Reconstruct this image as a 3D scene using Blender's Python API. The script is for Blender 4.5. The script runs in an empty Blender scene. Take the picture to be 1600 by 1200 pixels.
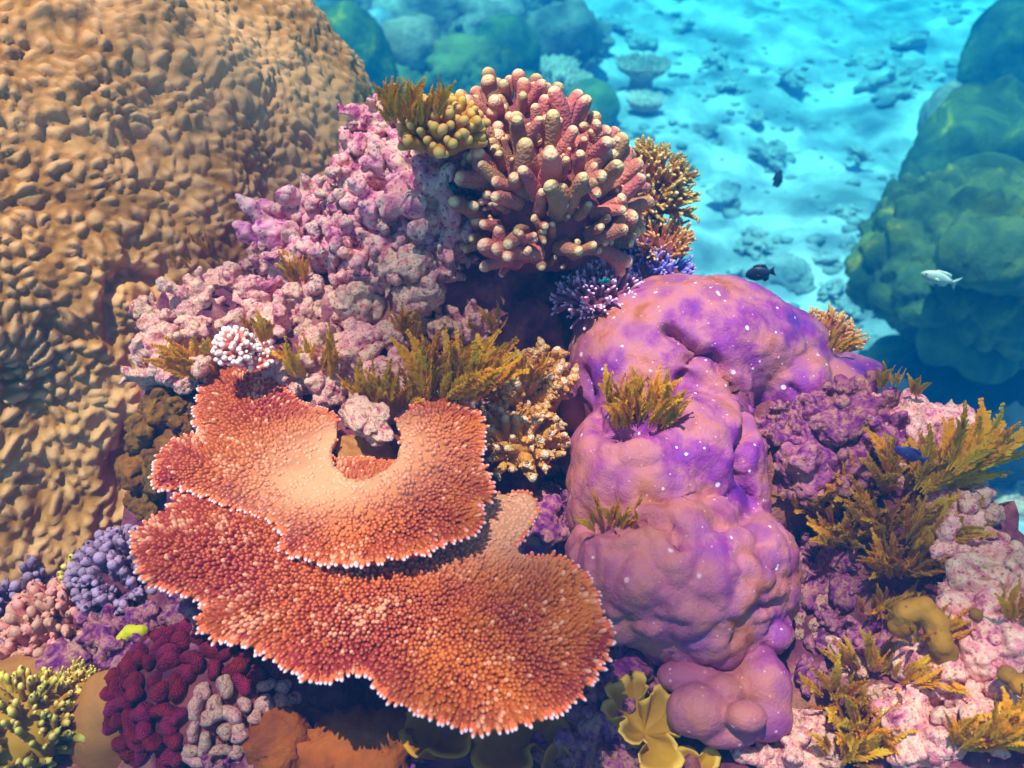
import bpy, bmesh, math, random
import numpy as np
from mathutils import Vector, Matrix, Quaternion
R = math.radians
rng = np.random.default_rng(7)
random.seed(7)
scene = bpy.context.scene
C = scene.collection

# ------------------------------------------------------------------ camera
CAM = np.array([0.0, 0.0, 2.3]); PITCH = 40.0; F = 1333.0      # focal length in photo pixels (1600 wide)
FWD = np.array([0, math.cos(R(PITCH)), -math.sin(R(PITCH))])
UPV = np.array([0, math.sin(R(PITCH)), math.cos(R(PITCH))])
RGT = np.array([1.0, 0, 0])
cam_d = bpy.data.cameras.new('camera'); cam = bpy.data.objects.new('camera', cam_d); C.objects.link(cam)
cam.location = CAM; cam.rotation_euler = (R(90 - PITCH), 0, 0)
cam_d.sensor_width = 36.0; cam_d.lens = 36.0 * F / 1600.0
cam_d.clip_start = 0.02; cam_d.clip_end = 400
cam_d.dof.use_dof = True; cam_d.dof.focus_distance = 1.65; cam_d.dof.aperture_fstop = 3.2
scene.camera = cam
# ------------------------------------------------------------------ world, sun, exposure
SUN_TO = Vector((-0.17, -0.10, 0.95)).normalized()
w = bpy.data.worlds.new('World'); scene.world = w; w.use_nodes = True
nt = w.node_tree; nt.nodes.clear()
sky = nt.nodes.new('ShaderNodeTexSky'); sky.sky_type = 'NISHITA'; sky.sun_disc = False; sky.ozone_density = 4.0
sky.sun_elevation = math.asin(SUN_TO.z); sky.sun_rotation = math.atan2(SUN_TO.x, SUN_TO.y)
bg = nt.nodes.new('ShaderNodeBackground'); bg.inputs['Strength'].default_value = 0.11
wo = nt.nodes.new('ShaderNodeOutputWorld')
nt.links.new(sky.outputs[0], bg.inputs[0]); nt.links.new(bg.outputs[0], wo.inputs[0])
sd = bpy.data.lights.new('sun', 'SUN'); sd.energy = 5.0; sd.angle = R(0.5); sd.color = (1.0, 0.79, 0.70)
sun = bpy.data.objects.new('sun', sd); C.objects.link(sun); sun.location = (-3, 3, 9)
sun.rotation_euler = (-SUN_TO).to_track_quat('-Z', 'Y').to_euler()
vs = scene.view_settings; vs.view_transform = 'Standard'; vs.look = 'None'; vs.exposure = 0.25; vs.gamma = 1.0
vs.use_curve_mapping = False
cy = scene.cycles
cy.use_denoising = True; cy.max_bounces = 6; cy.diffuse_bounces = 3; cy.glossy_bounces = 2
cy.transmission_bounces = 2; cy.volume_bounces = 1; cy.transparent_max_bounces = 8
cy.sample_clamp_indirect = 4.0

# ------------------------------------------------------------------ pixel -> place helpers
def ray(px, py): return FWD + RGT * ((px - 800) / F) + UPV * ((600 - py) / F)
def PD(px, py, d): return CAM + ray(px, py) * d
def PZ(px, py, z):
    r = ray(px, py); return CAM + r * ((z - CAM[2]) / r[2])
FZ = -1.8                                   # level of the sand
def fz(z): return FZ + z * 1.78
def depth(p): return float(np.dot(np.asarray(p) - CAM, FWD))
def srgb(r, g, b):
    f = lambda c: (c / 12.92 if c <= 0.04045 else ((c + 0.055) / 1.055) ** 2.4)
    c = (f(r / 255) * 1.12, f(g / 255) * 0.86, f(b / 255) * 0.98); l = 0.3 * c[0] + 0.5 * c[1] + 0.2 * c[2]     # photo colours, freed of the green cast of the water
    return tuple(min(.95, max(.004, l + (x - l) * 1.22)) for x in c) + (1.0,)

# ------------------------------------------------------------------ numpy noise
_perm = np.random.default_rng(3).permutation(512).astype(np.int64)
_grad = np.random.default_rng(4).normal(size=(512, 3)); _grad /= np.linalg.norm(_grad, axis=1)[:, None]
_rnd = np.random.default_rng(5).random((512, 3))
def _h(i, j, k): return _perm[(_perm[(_perm[i & 511] + j) & 511] + k) & 511]
def perlin(P):
    I = np.floor(P).astype(np.int64); f = P - I; u = f * f * f * (f * (f * 6 - 15) + 10)
    out = np.zeros(len(P))
    for a in (0, 1):
        wa = u[:, 0] if a else 1 - u[:, 0]
        for b in (0, 1):
            wb = u[:, 1] if b else 1 - u[:, 1]
            for c in (0, 1):
                wc = u[:, 2] if c else 1 - u[:, 2]
                g = _grad[_h(I[:, 0] + a, I[:, 1] + b, I[:, 2] + c)]
                out += wa * wb * wc * ((f[:, 0] - a) * g[:, 0] + (f[:, 1] - b) * g[:, 1] + (f[:, 2] - c) * g[:, 2])
    return out * 1.6
def fbm(P, oct=4, gain=0.5, ridged=False):
    s = np.zeros(len(P)); a = 1.0; Q = P.copy()
    for _ in range(oct):
        n = perlin(Q)
        s += a * ((1 - 2 * np.abs(n)) if ridged else n); a *= gain; Q = Q * 2.03 + 17.3
    return s
def worley(P):
    I = np.floor(P).astype(np.int64); f = P - I
    f1 = np.full(len(P), 9.0); f2 = np.full(len(P), 9.0); cid = np.zeros(len(P), np.int64)
    for a in (-1, 0, 1):
        for b in (-1, 0, 1):
            for c in (-1, 0, 1):
                h = _h(I[:, 0] + a, I[:, 1] + b, I[:, 2] + c); q = _rnd[h]
                d = np.sqrt((q[:, 0] + a - f[:, 0]) ** 2 + (q[:, 1] + b - f[:, 1]) ** 2 + (q[:, 2] + c - f[:, 2]) ** 2)
                m = d < f1
                f2 = np.where(m, f1, np.minimum(f2, d)); cid = np.where(m, h, cid); f1 = np.where(m, d, f1)
    return f1, f2, cid
def sstep(a, b, x):
    t = np.clip((x - a) / (b - a), 0, 1); return t * t * (3 - 2 * t)

# ------------------------------------------------------------------ object helpers
def tag(o, label=None, cat=None, group=None, kind=None):
    if label: o['label'] = label
    if cat: o['category'] = cat
    if group: o['group'] = group
    if kind: o['kind'] = kind
    return o
def thing(name, label, cat, loc=(0, 0, 0), group=None):
    o = bpy.data.objects.new(name, None); C.objects.link(o); o.location = Vector(loc)
    o.empty_display_size = 0.02
    return tag(o, label, cat, group)
def mesh_np(name, V, Fc, attrs=None, smooth=True):
    V = np.asarray(V, np.float32); me = bpy.data.meshes.new(name)
    if isinstance(Fc, np.ndarray):
        n, k = Fc.shape
        me.vertices.add(len(V)); me.vertices.foreach_set('co', V.ravel())
        me.loops.add(n * k); me.loops.foreach_set('vertex_index', Fc.astype(np.int32).ravel())
        me.polygons.add(n); me.polygons.foreach_set('loop_start', np.arange(0, n * k, k, dtype=np.int32))
        me.update(calc_edges=True)
    else:
        me.from_pydata([tuple(v) for v in V], [], Fc)
    if smooth: me.polygons.foreach_set('use_smooth', np.ones(len(me.polygons), bool))
    for k, a in (attrs or {}).items():
        at = me.attributes.new(k, 'FLOAT', 'POINT'); at.data.foreach_set('value', np.asarray(a, np.float32))
    me.update(); return me
def obj(name, me, m, parent=None, loc=None, rot=None, scale=None):
    o = bpy.data.objects.new(name, me); C.objects.link(o)
    if m is not None and len(me.materials) == 0: me.materials.append(m)
    if parent is not None: o.parent = parent
    if loc is not None: o.location = Vector(loc)
    if rot is not None:
        o.rotation_mode = 'QUATERNION'; o.rotation_quaternion = rot
    if scale is not None: o.scale = scale if hasattr(scale, '__len__') else (scale,) * 3
    return o
def aim(d, spin=0.0):
    return Vector(d).to_track_quat('Z', 'Y') @ Quaternion((0, 0, 1), spin)
def get_np(me):
    n = len(me.vertices); V = np.empty(n * 3, np.float32); me.vertices.foreach_get('co', V)
    N = np.empty(n * 3, np.float32); me.vertex_normals.foreach_get('vector', N)
    return V.reshape(-1, 3).astype(float), N.reshape(-1, 3).astype(float)
def set_np(me, V):
    me.vertices.foreach_set('co', np.asarray(V, np.float32).ravel()); me.update()
def add_attr(me, k, a):
    at = me.attributes.get(k) or me.attributes.new(k, 'FLOAT', 'POINT'); at.data.foreach_set('value', np.asarray(a, np.float32))
_ico = {}
def ico(n):
    if n not in _ico:
        bm = bmesh.new(); bmesh.ops.create_icosphere(bm, subdivisions=n, radius=1.0)
        V = np.array([v.co[:] for v in bm.verts]); Fc = np.array([[v.index for v in f.verts] for f in bm.faces]); bm.free()
        _ico[n] = (V, Fc)
    return _ico[n]
def lap(me, it=2, k=0.5):
    n = len(me.vertices); E = np.empty(len(me.edges) * 2, np.int32); me.edges.foreach_get('vertices', E); E = E.reshape(-1, 2)
    V, _ = get_np(me); deg = np.bincount(E.ravel(), minlength=n).astype(float); deg[deg == 0] = 1
    for _ in range(it):
        S = np.stack([np.bincount(E[:, 0], V[E[:, 1], a], n) + np.bincount(E[:, 1], V[E[:, 0], a], n) for a in range(3)], 1) / deg[:, None]
        V = V + k * (S - V)
    set_np(me, V)
def blob(name, balls, voxel, smooth=3):
    """one skin over a set of ellipsoids: (centre, radii[, quaternion])"""
    vs_, fs_, o = [], [], 0
    V0, F0 = ico(3)
    for b in balls:
        P = V0 * np.asarray(b[1])
        if len(b) > 2 and b[2] is not None:
            M = np.array(b[2].to_matrix()); P = P @ M.T
        vs_.append(P + np.asarray(b[0])); fs_.append(F0 + o); o += len(V0)
    src = mesh_np('src', np.concatenate(vs_), np.concatenate(fs_), smooth=False)
    t = bpy.data.objects.new('tmp', src); TMP.objects.link(t)
    md = t.modifiers.new('r', 'REMESH'); md.mode = 'VOXEL'; md.voxel_size = voxel; md.use_smooth_shade = True
    dg = bpy.context.evaluated_depsgraph_get(); dg.update()
    me = bpy.data.meshes.new_from_object(t.evaluated_get(dg)); me.name = name
    bpy.data.objects.remove(t); bpy.data.meshes.remove(src)
    me.polygons.foreach_set('use_smooth', np.ones(len(me.polygons), bool))
    if smooth: lap(me, smooth)
    return me
TMP = bpy.data.collections.new('tmp'); C.children.link(TMP)
def displace(me, fn):
    V, N = get_np(me); set_np(me, V + N * fn(V)[:, None])
def rq(seed=None):
    a = random.random if seed is None else random.Random(seed).random
    return Quaternion((a() * 2 - 1, a() * 2 - 1, a() * 2 - 1, a() * 2 - 1)).normalized()

# ------------------------------------------------------------------ materials
def mat(name, stops=None, scale=6.0, detail=5.0, rough=0.75, bump=None, spots=None, tip=None, tips2=None, tip0=None, rnd=0.0,
        spec=0.25, trans=0.0, warp=0.6, unit=1.0):
    """procedural colour from warped noise; bump = [(kind, scale, strength)], spots = [(scale, size, colour, strength)],
    tip = (attribute, lo, hi, colour, amount)"""
    m = bpy.data.materials.new(name); m.use_nodes = True; t = m.node_tree; t.nodes.clear(); L = t.links.new
    nn = t.nodes.new
    tc = nn('ShaderNodeTexCoord'); co = tc.outputs['Object']
    oi = nn('ShaderNodeObjectInfo')
    ad = nn('ShaderNodeVectorMath'); ad.operation = 'MULTIPLY_ADD'
    L(oi.outputs['Random'], ad.inputs[0]); ad.inputs[1].default_value = (13.1, 7.7, 9.3); L(co, ad.inputs[2]); co = ad.outputs[0]
    nz = nn('ShaderNodeTexNoise'); nz.inputs['Scale'].default_value = scale; nz.inputs['Detail'].default_value = detail
    nz.inputs['Roughness'].default_value = 0.62; nz.inputs['Distortion'].default_value = warp; L(co, nz.inputs['Vector'])
    rp = nn('ShaderNodeValToRGB'); L(nz.outputs[0], rp.inputs[0])
    e = rp.color_ramp.elements
    while len(e) < len(stops): e.new(0.5)
    for k, (p, c) in enumerate(stops): e[k].position = p; e[k].color = c
    col = rp.outputs[0]
    def mix(fac, a, b, blend='MIX'):
        x = nn('ShaderNodeMix'); x.data_type = 'RGBA'; x.blend_type = blend
        if isinstance(fac, float): x.inputs[0].default_value = fac
        else: L(fac, x.inputs[0])
        for k, v in ((6, a), (7, b)):
            if isinstance(v, tuple): x.inputs[k].default_value = v
            else: L(v, x.inputs[k])
        return x.outputs[2]
    def mapr(v, a, b, c=0.0, d=1.0):
        x = nn('ShaderNodeMapRange'); x.interpolation_type = 'SMOOTHSTEP'; L(v, x.inputs[0])
        for k, q in enumerate((a, b, c, d)): x.inputs[k + 1].default_value = q
        return x.outputs[0]
    for (sc, size, c, st) in (spots or []):
        v = nn('ShaderNodeTexVoronoi'); v.inputs['Scale'].default_value = sc; L(co, v.inputs['Vector'])
        f = mapr(v.outputs['Distance'], size, size * 0.55, 0.0, st); col = mix(f, col, c)
    for tp in [x for x in (tip0, tip, tips2) if x]:
        a = nn('ShaderNodeAttribute'); a.attribute_name = tp[0]
        col = mix(mapr(a.outputs['Fac'], tp[1], tp[2], 0.0, tp[4]), col, tp[3])
    if rnd:
        hs = nn('ShaderNodeHueSaturation'); L(col, hs.inputs['Color'])
        L(mapr(oi.outputs['Random'], 0, 1, 0.5 - rnd * 0.09, 0.5 + rnd * 0.09), hs.inputs['Hue'])
        L(mapr(oi.outputs['Random'], 1, 0, 1 - rnd, 1 + rnd), hs.inputs['Value']); col = hs.outputs[0]
    b = nn('ShaderNodeBsdfPrincipled'); L(col, b.inputs['Base Color']); b.inputs['Roughness'].default_value = rough
    b.inputs['Specular IOR Level'].default_value = spec
    nrm = None
    for (kind, sc, st) in (bump or []):
        if kind == 'noise':
            x = nn('ShaderNodeTexNoise'); x.inputs['Detail'].default_value = 6; x.inputs['Roughness'].default_value = 0.65; o = 0
        else:
            x = nn('ShaderNodeTexVoronoi'); o = 'Distance'
            if kind == 'cells': x.feature = 'SMOOTH_F1'
        x.inputs['Scale'].default_value = sc; L(co, x.inputs['Vector'])
        bp = nn('ShaderNodeBump'); bp.inputs['Strength'].default_value = abs(st); bp.inputs['Distance'].default_value = 0.6 / sc * unit
        bp.invert = st < 0
        L(x.outputs[o], bp.inputs['Height'])
        if nrm is not None: L(nrm, bp.inputs['Normal'])
        nrm = bp.outputs[0]
    if nrm is not None: L(nrm, b.inputs['Normal'])
    out = nn('ShaderNodeOutputMaterial'); sh = b.outputs[0]
    if trans:
        tr = nn('ShaderNodeBsdfTranslucent'); L(col, tr.inputs[0]); ms = nn('ShaderNodeMixShader'); ms.inputs[0].default_value = trans
        L(sh, ms.inputs[1]); L(tr.outputs[0], ms.inputs[2]); sh = ms.outputs[0]
    L(sh, out.inputs['Surface'])
    return m

M = {}
M['sand'] = mat('sand', [(0.30, srgb(116, 130, 130)), (0.45, srgb(168, 182, 182)), (0.60, srgb(222, 230, 226))], 1.1, 10, 0.95,
                bump=[('noise', 5, 0.7), ('noise', 26, 0.5)], warp=0.2)
M['reef'] = mat('reef_rock', [(0.28, srgb(34, 14, 30)), (0.42, srgb(92, 48, 68)), (0.52, srgb(128, 78, 84)), (0.62, srgb(158, 112, 96)), (0.75, srgb(84, 64, 30))],
                9, 8, 0.9, bump=[('noise', 30, 0.8), ('noise', 110, 0.6)])
M['crust'] = mat('coralline_rock', [(0.28, srgb(84, 38, 50)), (0.36, srgb(176, 106, 114)), (0.44, srgb(222, 168, 156)), (0.53, srgb(240, 206, 172)), (0.60, srgb(214, 150, 152)), (0.69, srgb(160, 124, 72)), (0.78, srgb(230, 204, 172))],
                 2.4, 9, 0.88, bump=[('noise', 8, 0.8), ('noise', 26, 0.6)], spots=[(9, 0.30, srgb(104, 44, 80), 0.6), (5, 0.22, srgb(244, 224, 202), 0.6), (17, .3, srgb(120, 84, 50), .5)], rnd=0.12, unit=0.16)
#
M['rubble'] = mat('encrusted_rubble', [(0.28, srgb(66, 24, 60)), (0.37, srgb(168, 92, 128)), (0.47, srgb(226, 164, 170)), (0.58, srgb(248, 206, 182)), (0.66, srgb(150, 88, 124)), (0.76, srgb(120, 78, 54))],
                  2.6, 9, 0.88, bump=[('noise', 9, 0.8), ('noise', 28, 0.6)], spots=[(9, 0.34, srgb(78, 30, 84), 0.6), (15, .28, srgb(226, 190, 176), .5)], rnd=0.14, unit=0.16)
#
M['violet_rock'] = mat('violet_rock', [(0.30, srgb(64, 22, 70)), (0.40, srgb(116, 54, 112)), (0.50, srgb(164, 106, 124)), (0.60, srgb(190, 146, 126)), (0.68, srgb(128, 62, 124)), (0.8, srgb(124, 104, 54))],
                       2.4, 9, 0.85, bump=[('noise', 9, 0.9), ('noise', 28, 0.6)], spots=[(8, 0.32, srgb(95, 30, 120), 0.7)], rnd=0.12, unit=0.16)
#
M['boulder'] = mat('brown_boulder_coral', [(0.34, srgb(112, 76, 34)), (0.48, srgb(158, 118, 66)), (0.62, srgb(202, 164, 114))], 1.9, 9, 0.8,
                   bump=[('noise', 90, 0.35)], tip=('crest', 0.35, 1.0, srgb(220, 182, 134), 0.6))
M['porites'] = mat('purple_lobed_coral', [(0.33, srgb(150, 92, 66)), (0.42, srgb(176, 118, 112)), (0.49, srgb(168, 112, 128)), (0.57, srgb(138, 70, 130)), (0.68, srgb(98, 54, 142))], 8.0, 9, 0.62,
                   bump=[('noise', 30, 0.3), ('noise', 120, 0.22), ('voronoi', 230, -0.22)], spots=[(13, 0.5, srgb(112, 46, 130), 0.45), (15, 0.10, srgb(250, 232, 236), 0.95), (27, 0.10, srgb(250, 232, 236), 0.9), (55, .12, srgb(235, 205, 220), .6)], tip=('tan', 0.25, 0.9, srgb(170, 112, 96), 0.55), spec=0.35, warp=0.1)
M['nub'] = mat('table_coral', tip0=('maroon', 0.1, 1.0, srgb(122, 36, 50), 0.6), stops= [(0.36, srgb(112, 38, 40)), (0.46, srgb(146, 70, 42)), (0.58, srgb(174, 106, 48))], scale=5.0, detail=5, rough=0.7, bump=[('noise', 220, 0.4)],
               tip=('pale', 0.05, 1.0, srgb(224, 182, 146), 0.9), tips2=('tip', 0.45, 1.0, srgb(222, 146, 100), 0.6))
M['rimtip'] = mat('table_rim', [(0.3, srgb(196, 96, 70)), (0.6, srgb(220, 130, 90))], 8, 4, 0.6, tip=('tip', 0.5, 0.95, srgb(250, 222, 214), .9))
M['plate'] = mat('table_plate', [(0.32, srgb(116, 48, 38)), (0.5, srgb(150, 80, 44)), (0.66, srgb(180, 120, 72))], 7, 7, 0.8, bump=[('noise', 60, 0.6), ('voronoi', 110, -0.6)],
                 tip=('pale', 0.05, 1.0, srgb(196, 156, 118), 0.95))
M['finger'] = mat('finger_coral', [(0.35, srgb(138, 94, 82)), (0.62, srgb(186, 132, 102))], 1.2, 4, 0.75, bump=[('voronoi', 16, -0.45)], spots=[(16, 0.28, srgb(204, 148, 112), 0.55)],
                  tip=('tip', 0.90, 1.0, srgb(248, 208, 158), 1.0), rnd=0.2, unit=0.2)
#
M['finger_base'] = mat('finger_base', [(0.35, srgb(86, 40, 60)), (0.62, srgb(130, 75, 70))], 9, 4, 0.85, bump=[('voronoi', 120, -0.7)])
M['algae'] = mat('brown_algae', [(0.32, srgb(204, 170, 4)), (0.5, srgb(236, 198, 8)), (0.68, srgb(250, 220, 36))], 2.0, 3, 0.7, spec=0.1, trans=0.5, rnd=0.12, tip=('tip', 0.6, 1.0, srgb(226, 184, 60), 0.5), unit=0.06)
M['cream'] = mat('cream_branch', [(0.35, srgb(182, 134, 72)), (0.62, srgb(208, 164, 98))], 1.5, 4, 0.7, bump=[('voronoi', 14, -0.6)], tip=('tip', 0.72, 1.0, srgb(244, 216, 176), .95), rnd=0.06, unit=0.2)
M['knob'] = mat('knobbed_coral', [(0.35, srgb(150, 112, 40)), (0.62, srgb(186, 146, 60))], 1.5, 4, 0.7, bump=[('noise', 12, 0.3)], tip=('tip', 0.85, 1.0, srgb(220, 192, 120), 0.8), rnd=0.1, unit=0.06)
M['gold'] = mat('golden_branch', [(0.35, srgb(148, 108, 22)), (0.62, srgb(196, 154, 40))], 1.5, 4, 0.7, bump=[('voronoi', 14, -0.6)], tip=('tip', 0.7, 1.0, srgb(245, 226, 160), 0.8), rnd=0.14, unit=0.2)
M['tanb'] = mat('tan_branch', [(0.35, srgb(176, 122, 70)), (0.62, srgb(206, 152, 90))], 1.5, 4, 0.7, tip=('tip', 0.7, 1.0, srgb(240, 205, 150), 0.8), rnd=0.1, unit=0.06)
M['blueb'] = mat('blue_branch', [(0.35, srgb(92, 92, 170)), (0.62, srgb(130, 124, 200))], 1.5, 4, 0.7, tip=('tip', 0.65, 1.0, srgb(190, 190, 245), 0.9), rnd=0.12, unit=0.06)
M['lilac'] = mat('lilac_branch', [(0.35, srgb(128, 82, 110)), (0.62, srgb(170, 116, 126))], 1.5, 4, 0.7, tip=('tip', 0.65, 1.0, srgb(240, 220, 240), 0.95), rnd=0.1, unit=0.06)
M['pinkb'] = mat('pink_branch', [(0.35, srgb(205, 134, 110)), (0.62, srgb(225, 160, 130))], 1.5, 4, 0.7, tip=('tip', 0.6, 1.0, srgb(253, 232, 215), 0.95), rnd=0.06, unit=0.06)
M['magenta'] = mat('magenta_coral', [(0.34, srgb(96, 14, 44)), (0.5, srgb(132, 26, 66)), (0.68, srgb(156, 48, 58))], 1.4, 4, 0.65, bump=[('voronoi', 12, -0.8)], rnd=0.16, tip=('tip', 0.7, 1.0, srgb(176, 70, 80), 0.5), unit=0.2)
M['tan'] = mat('tan_boulder', [(0.35, srgb(138, 96, 56)), (0.6, srgb(164, 122, 74))], 5, 6, 0.75, bump=[('noise', 120, 0.4)])
M['dusky'] = mat('dusky_finger', [(0.35, srgb(90, 66, 92)), (0.6, srgb(130, 100, 116))], 1.4, 5, 0.8, bump=[('noise', 10, 0.6)], tip=('tip', 0.6, 1.0, srgb(180, 160, 180), 0.7), rnd=0.15, unit=0.2)
M['beige'] = mat('beige_finger', [(0.35, srgb(172, 106, 92)), (0.6, srgb(202, 142, 116))], 1.4, 5, 0.8, bump=[('noise', 10, 0.6)], tip=('tip', 0.6, 1.0, srgb(225, 180, 160), 0.6), rnd=0.12, unit=0.2)
M['olive'] = mat('olive_branch', [(0.35, srgb(120, 98, 14)), (0.6, srgb(158, 132, 26))], 1.4, 5, 0.75, tip=('tip', 0.7, 1.0, srgb(226, 220, 130), 0.7), rnd=0.15, unit=0.06)
M['leather'] = mat('yellow_leather_coral', [(0.35, srgb(146, 116, 24)), (0.6, srgb(180, 148, 54))], 7, 5, 0.6, bump=[('noise', 170, 0.4)], tip=('rim', 0.8, 1.0, srgb(216, 188, 104), 0.8))
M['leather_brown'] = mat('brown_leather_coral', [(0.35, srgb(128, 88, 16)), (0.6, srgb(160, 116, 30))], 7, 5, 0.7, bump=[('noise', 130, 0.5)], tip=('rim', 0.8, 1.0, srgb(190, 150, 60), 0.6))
M['orange'] = mat('orange_lump_coral', [(0.35, srgb(112, 62, 26)), (0.6, srgb(146, 88, 42))], 9, 6, 0.8, bump=[('noise', 70, 0.7)])
M['sponge'] = mat('yellow_sponge', [(0.35, srgb(112, 84, 8)), (0.6, srgb(150, 116, 18))], 9, 5, 0.7, bump=[('noise', 120, 0.5)], spots=[(40, 0.14, srgb(90, 50, 5), 0.8)])
M['lime'] = mat('lime_sponge', [(0.35, srgb(160, 165, 10)), (0.6, srgb(196, 196, 24))], 9, 5, 0.7, bump=[('noise', 120, 0.5)])
M['green_boulder'] = mat('green_boulder_coral', [(0.3, srgb(36, 60, 48)), (0.46, srgb(62, 88, 62)), (0.60, srgb(96, 116, 66)), (0.72, srgb(196, 180, 70))], 3.0, 8, 0.85, bump=[('noise', 18, 0.6), ('noise', 70, 0.5)], rnd=0.1)
M['green_soft'] = mat('green_soft_coral', [(0.3, srgb(84, 100, 66)), (0.6, srgb(124, 138, 90))], 4, 7, 0.85, bump=[('noise', 30, 0.9)], rnd=0.14)
M['grey_rock'] = mat('grey_rock', [(0.3, srgb(110, 106, 90)), (0.5, srgb(155, 150, 130)), (0.68, srgb(196, 190, 168))], 4, 8, 0.92, bump=[('noise', 14, 0.8), ('noise', 60, 0.7)], rnd=0.16)
M['sand_rubble'] = mat('sand_rubble', [(0.3, srgb(124, 136, 132)), (0.5, srgb(156, 168, 162)), (0.68, srgb(190, 198, 192))], 3, 6, 0.95, rnd=0.1)
M['far_table'] = mat('pale_table', [(0.35, srgb(150, 130, 110)), (0.6, srgb(190, 170, 145))], 8, 5, 0.8, tip=('tip', 0.5, 1.0, srgb(240, 225, 205), 0.9), rnd=0.1)
M['fish_dark'] = mat('dark_fish', [(0.35, srgb(26, 28, 44)), (0.6, srgb(44, 46, 70))], 30, 3, 0.45, spec=0.5)
M['fish_blue'] = mat('slate_fish', [(0.35, srgb(44, 44, 92)), (0.6, srgb(70, 66, 120))], 30, 3, 0.4, spec=0.5)
M['fish_pale'] = mat('pale_fish', [(0.35, srgb(170, 205, 180)), (0.6, srgb(205, 230, 205))], 30, 3, 0.4, spec=0.5)
M['fish_teal'] = mat('teal_fish', [(0.4, srgb(10, 90, 90)), (0.5, srgb(20, 140, 130)), (0.56, srgb(12, 70, 84))], 40, 2, 0.4, spec=0.5)
M['eye'] = mat('fish_eye', [(0.3, srgb(8, 8, 10)), (0.6, srgb(14, 14, 16))], 10, 1, 0.15, spec=0.6)

# ------------------------------------------------------------------ reef terrain (height over the sea floor)
ctrl = []
for px, py, z in [(100, 1190, .82), (40, 960, .62), (170, 900, .78), (310, 1000, .93), (500, 1190, .86), (750, 1190, .84), (980, 1190, .86), (1210, 1190, .88), (1420, 1190, .95), (1600, 1190, .97),
                  (600, 900, .97), (780, 900, .97), (560, 1060, .88), (240, 540, 1.2), (235, 480, 1.2), (270, 650, .62), (205, 720, .5), (240, 770, .6), (200, 840, .6), (350, 470, 1.26), (450, 400, 1.30), (520, 330, 1.38), (600, 260, 1.46), (700, 215, 1.52), (580, 200, 1.47),
                  (760, 170, 1.52), (860, 330, 1.36), (930, 300, 1.34), (780, 480, .45), (850, 515, .40), (815, 530, .45), (760, 450, .8), (560, 500, 1.24), (650, 440, 1.30), (680, 350, 1.38), (620, 560, 1.19), (480, 560, 1.19), (740, 560, 1.14), (720, 640, 1.12), (500, 640, 1.19), (380, 600, 1.16),
                  (820, 650, 1.06), (900, 700, .98), (1050, 800, .95), (1050, 560, 1.02), (1250, 560, 1.02), (980, 460, 1.08), (1020, 380, 1.12), (1300, 690, 1.13), (1230, 760, 1.04), (1400, 640, 1.13), (1480, 690, 1.1), (1580, 790, 1.08), (1400, 850, 1.04), (1500, 900, 1.06), (1590, 960, 1.06), (1250, 900, .82),
                  (1270, 1040, .84), (1400, 1020, 1.0), (1540, 1080, 1.04)]:
    p = PZ(px, py, z); ctrl.append((p[0], p[1], z))
for px, py, z, ox, oy in [(575, 190, 1.45, -.1, .45), (700, 150, 1.5, 0, .45), (800, 130, 1.5, .1, .45), (920, 190, 1.4, .35, .4), (1060, 330, 1.2, .38, .15), (1280, 490, 1.0, .3, .3), (1360, 590, 1.05, .28, .35), (1440, 620, 1.1, .25, .42), (1560, 690, 1.05, .3, .4), (1640, 800, 1.0, .4, .2)]:
    p = PZ(px, py, z); ctrl.append((p[0] + ox, p[1] + oy, -.5)); ctrl.append((p[0] + ox * 2.2, p[1] + oy * 2.2, -2.0))
ctrl += [(-1.0, 1.9, .4), (-.95, 2.5, .3), (-1.5, 1.0, .35), (-1.6, .4, .5), (-1.0, .1, .75), (0, .05, .8), (1.0, .1, .9), (1.7, .5, .9), (2.2, 1.2, -.6), (2.4, .2, -.2), (-1.2, 3.4, -.6), (0, 3.7, -2.1), (1.4, 3.4, -2.1), (2.4, 2.4, -2.1), (3, 1, -2.1), (-2.3, 2, 0), (-2.3, .2, 0), (-2.3, 3.6, -.5), (0, -.8, .3), (1.5, -.8, .2), (-1.5, -.8, .3)]
ctrl = np.array(ctrl)
_D = np.linalg.norm(ctrl[:, None, :2] - ctrl[None, :, :2], axis=2)
_w = np.linalg.solve(_D + np.eye(len(ctrl)) * 1e-3, ctrl[:, 2] - 0.5)
def reef_z(xy):
    xy = np.atleast_2d(xy); out = np.empty(len(xy))
    for i in range(0, len(xy), 20000):
        s = xy[i:i + 20000]; out[i:i + 20000] = np.linalg.norm(s[:, None] - ctrl[None, :, :2], axis=2) @ _w + 0.5
    return out
def hit(px, py):
    r = ray(px, py); t = np.arange(0.6, 22, 0.008); P = CAM + r * t[:, None]
    zz = np.maximum(reef_z(P[:, :2]), FZ)
    k = np.argmax(P[:, 2] < zz); return P[k]

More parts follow.
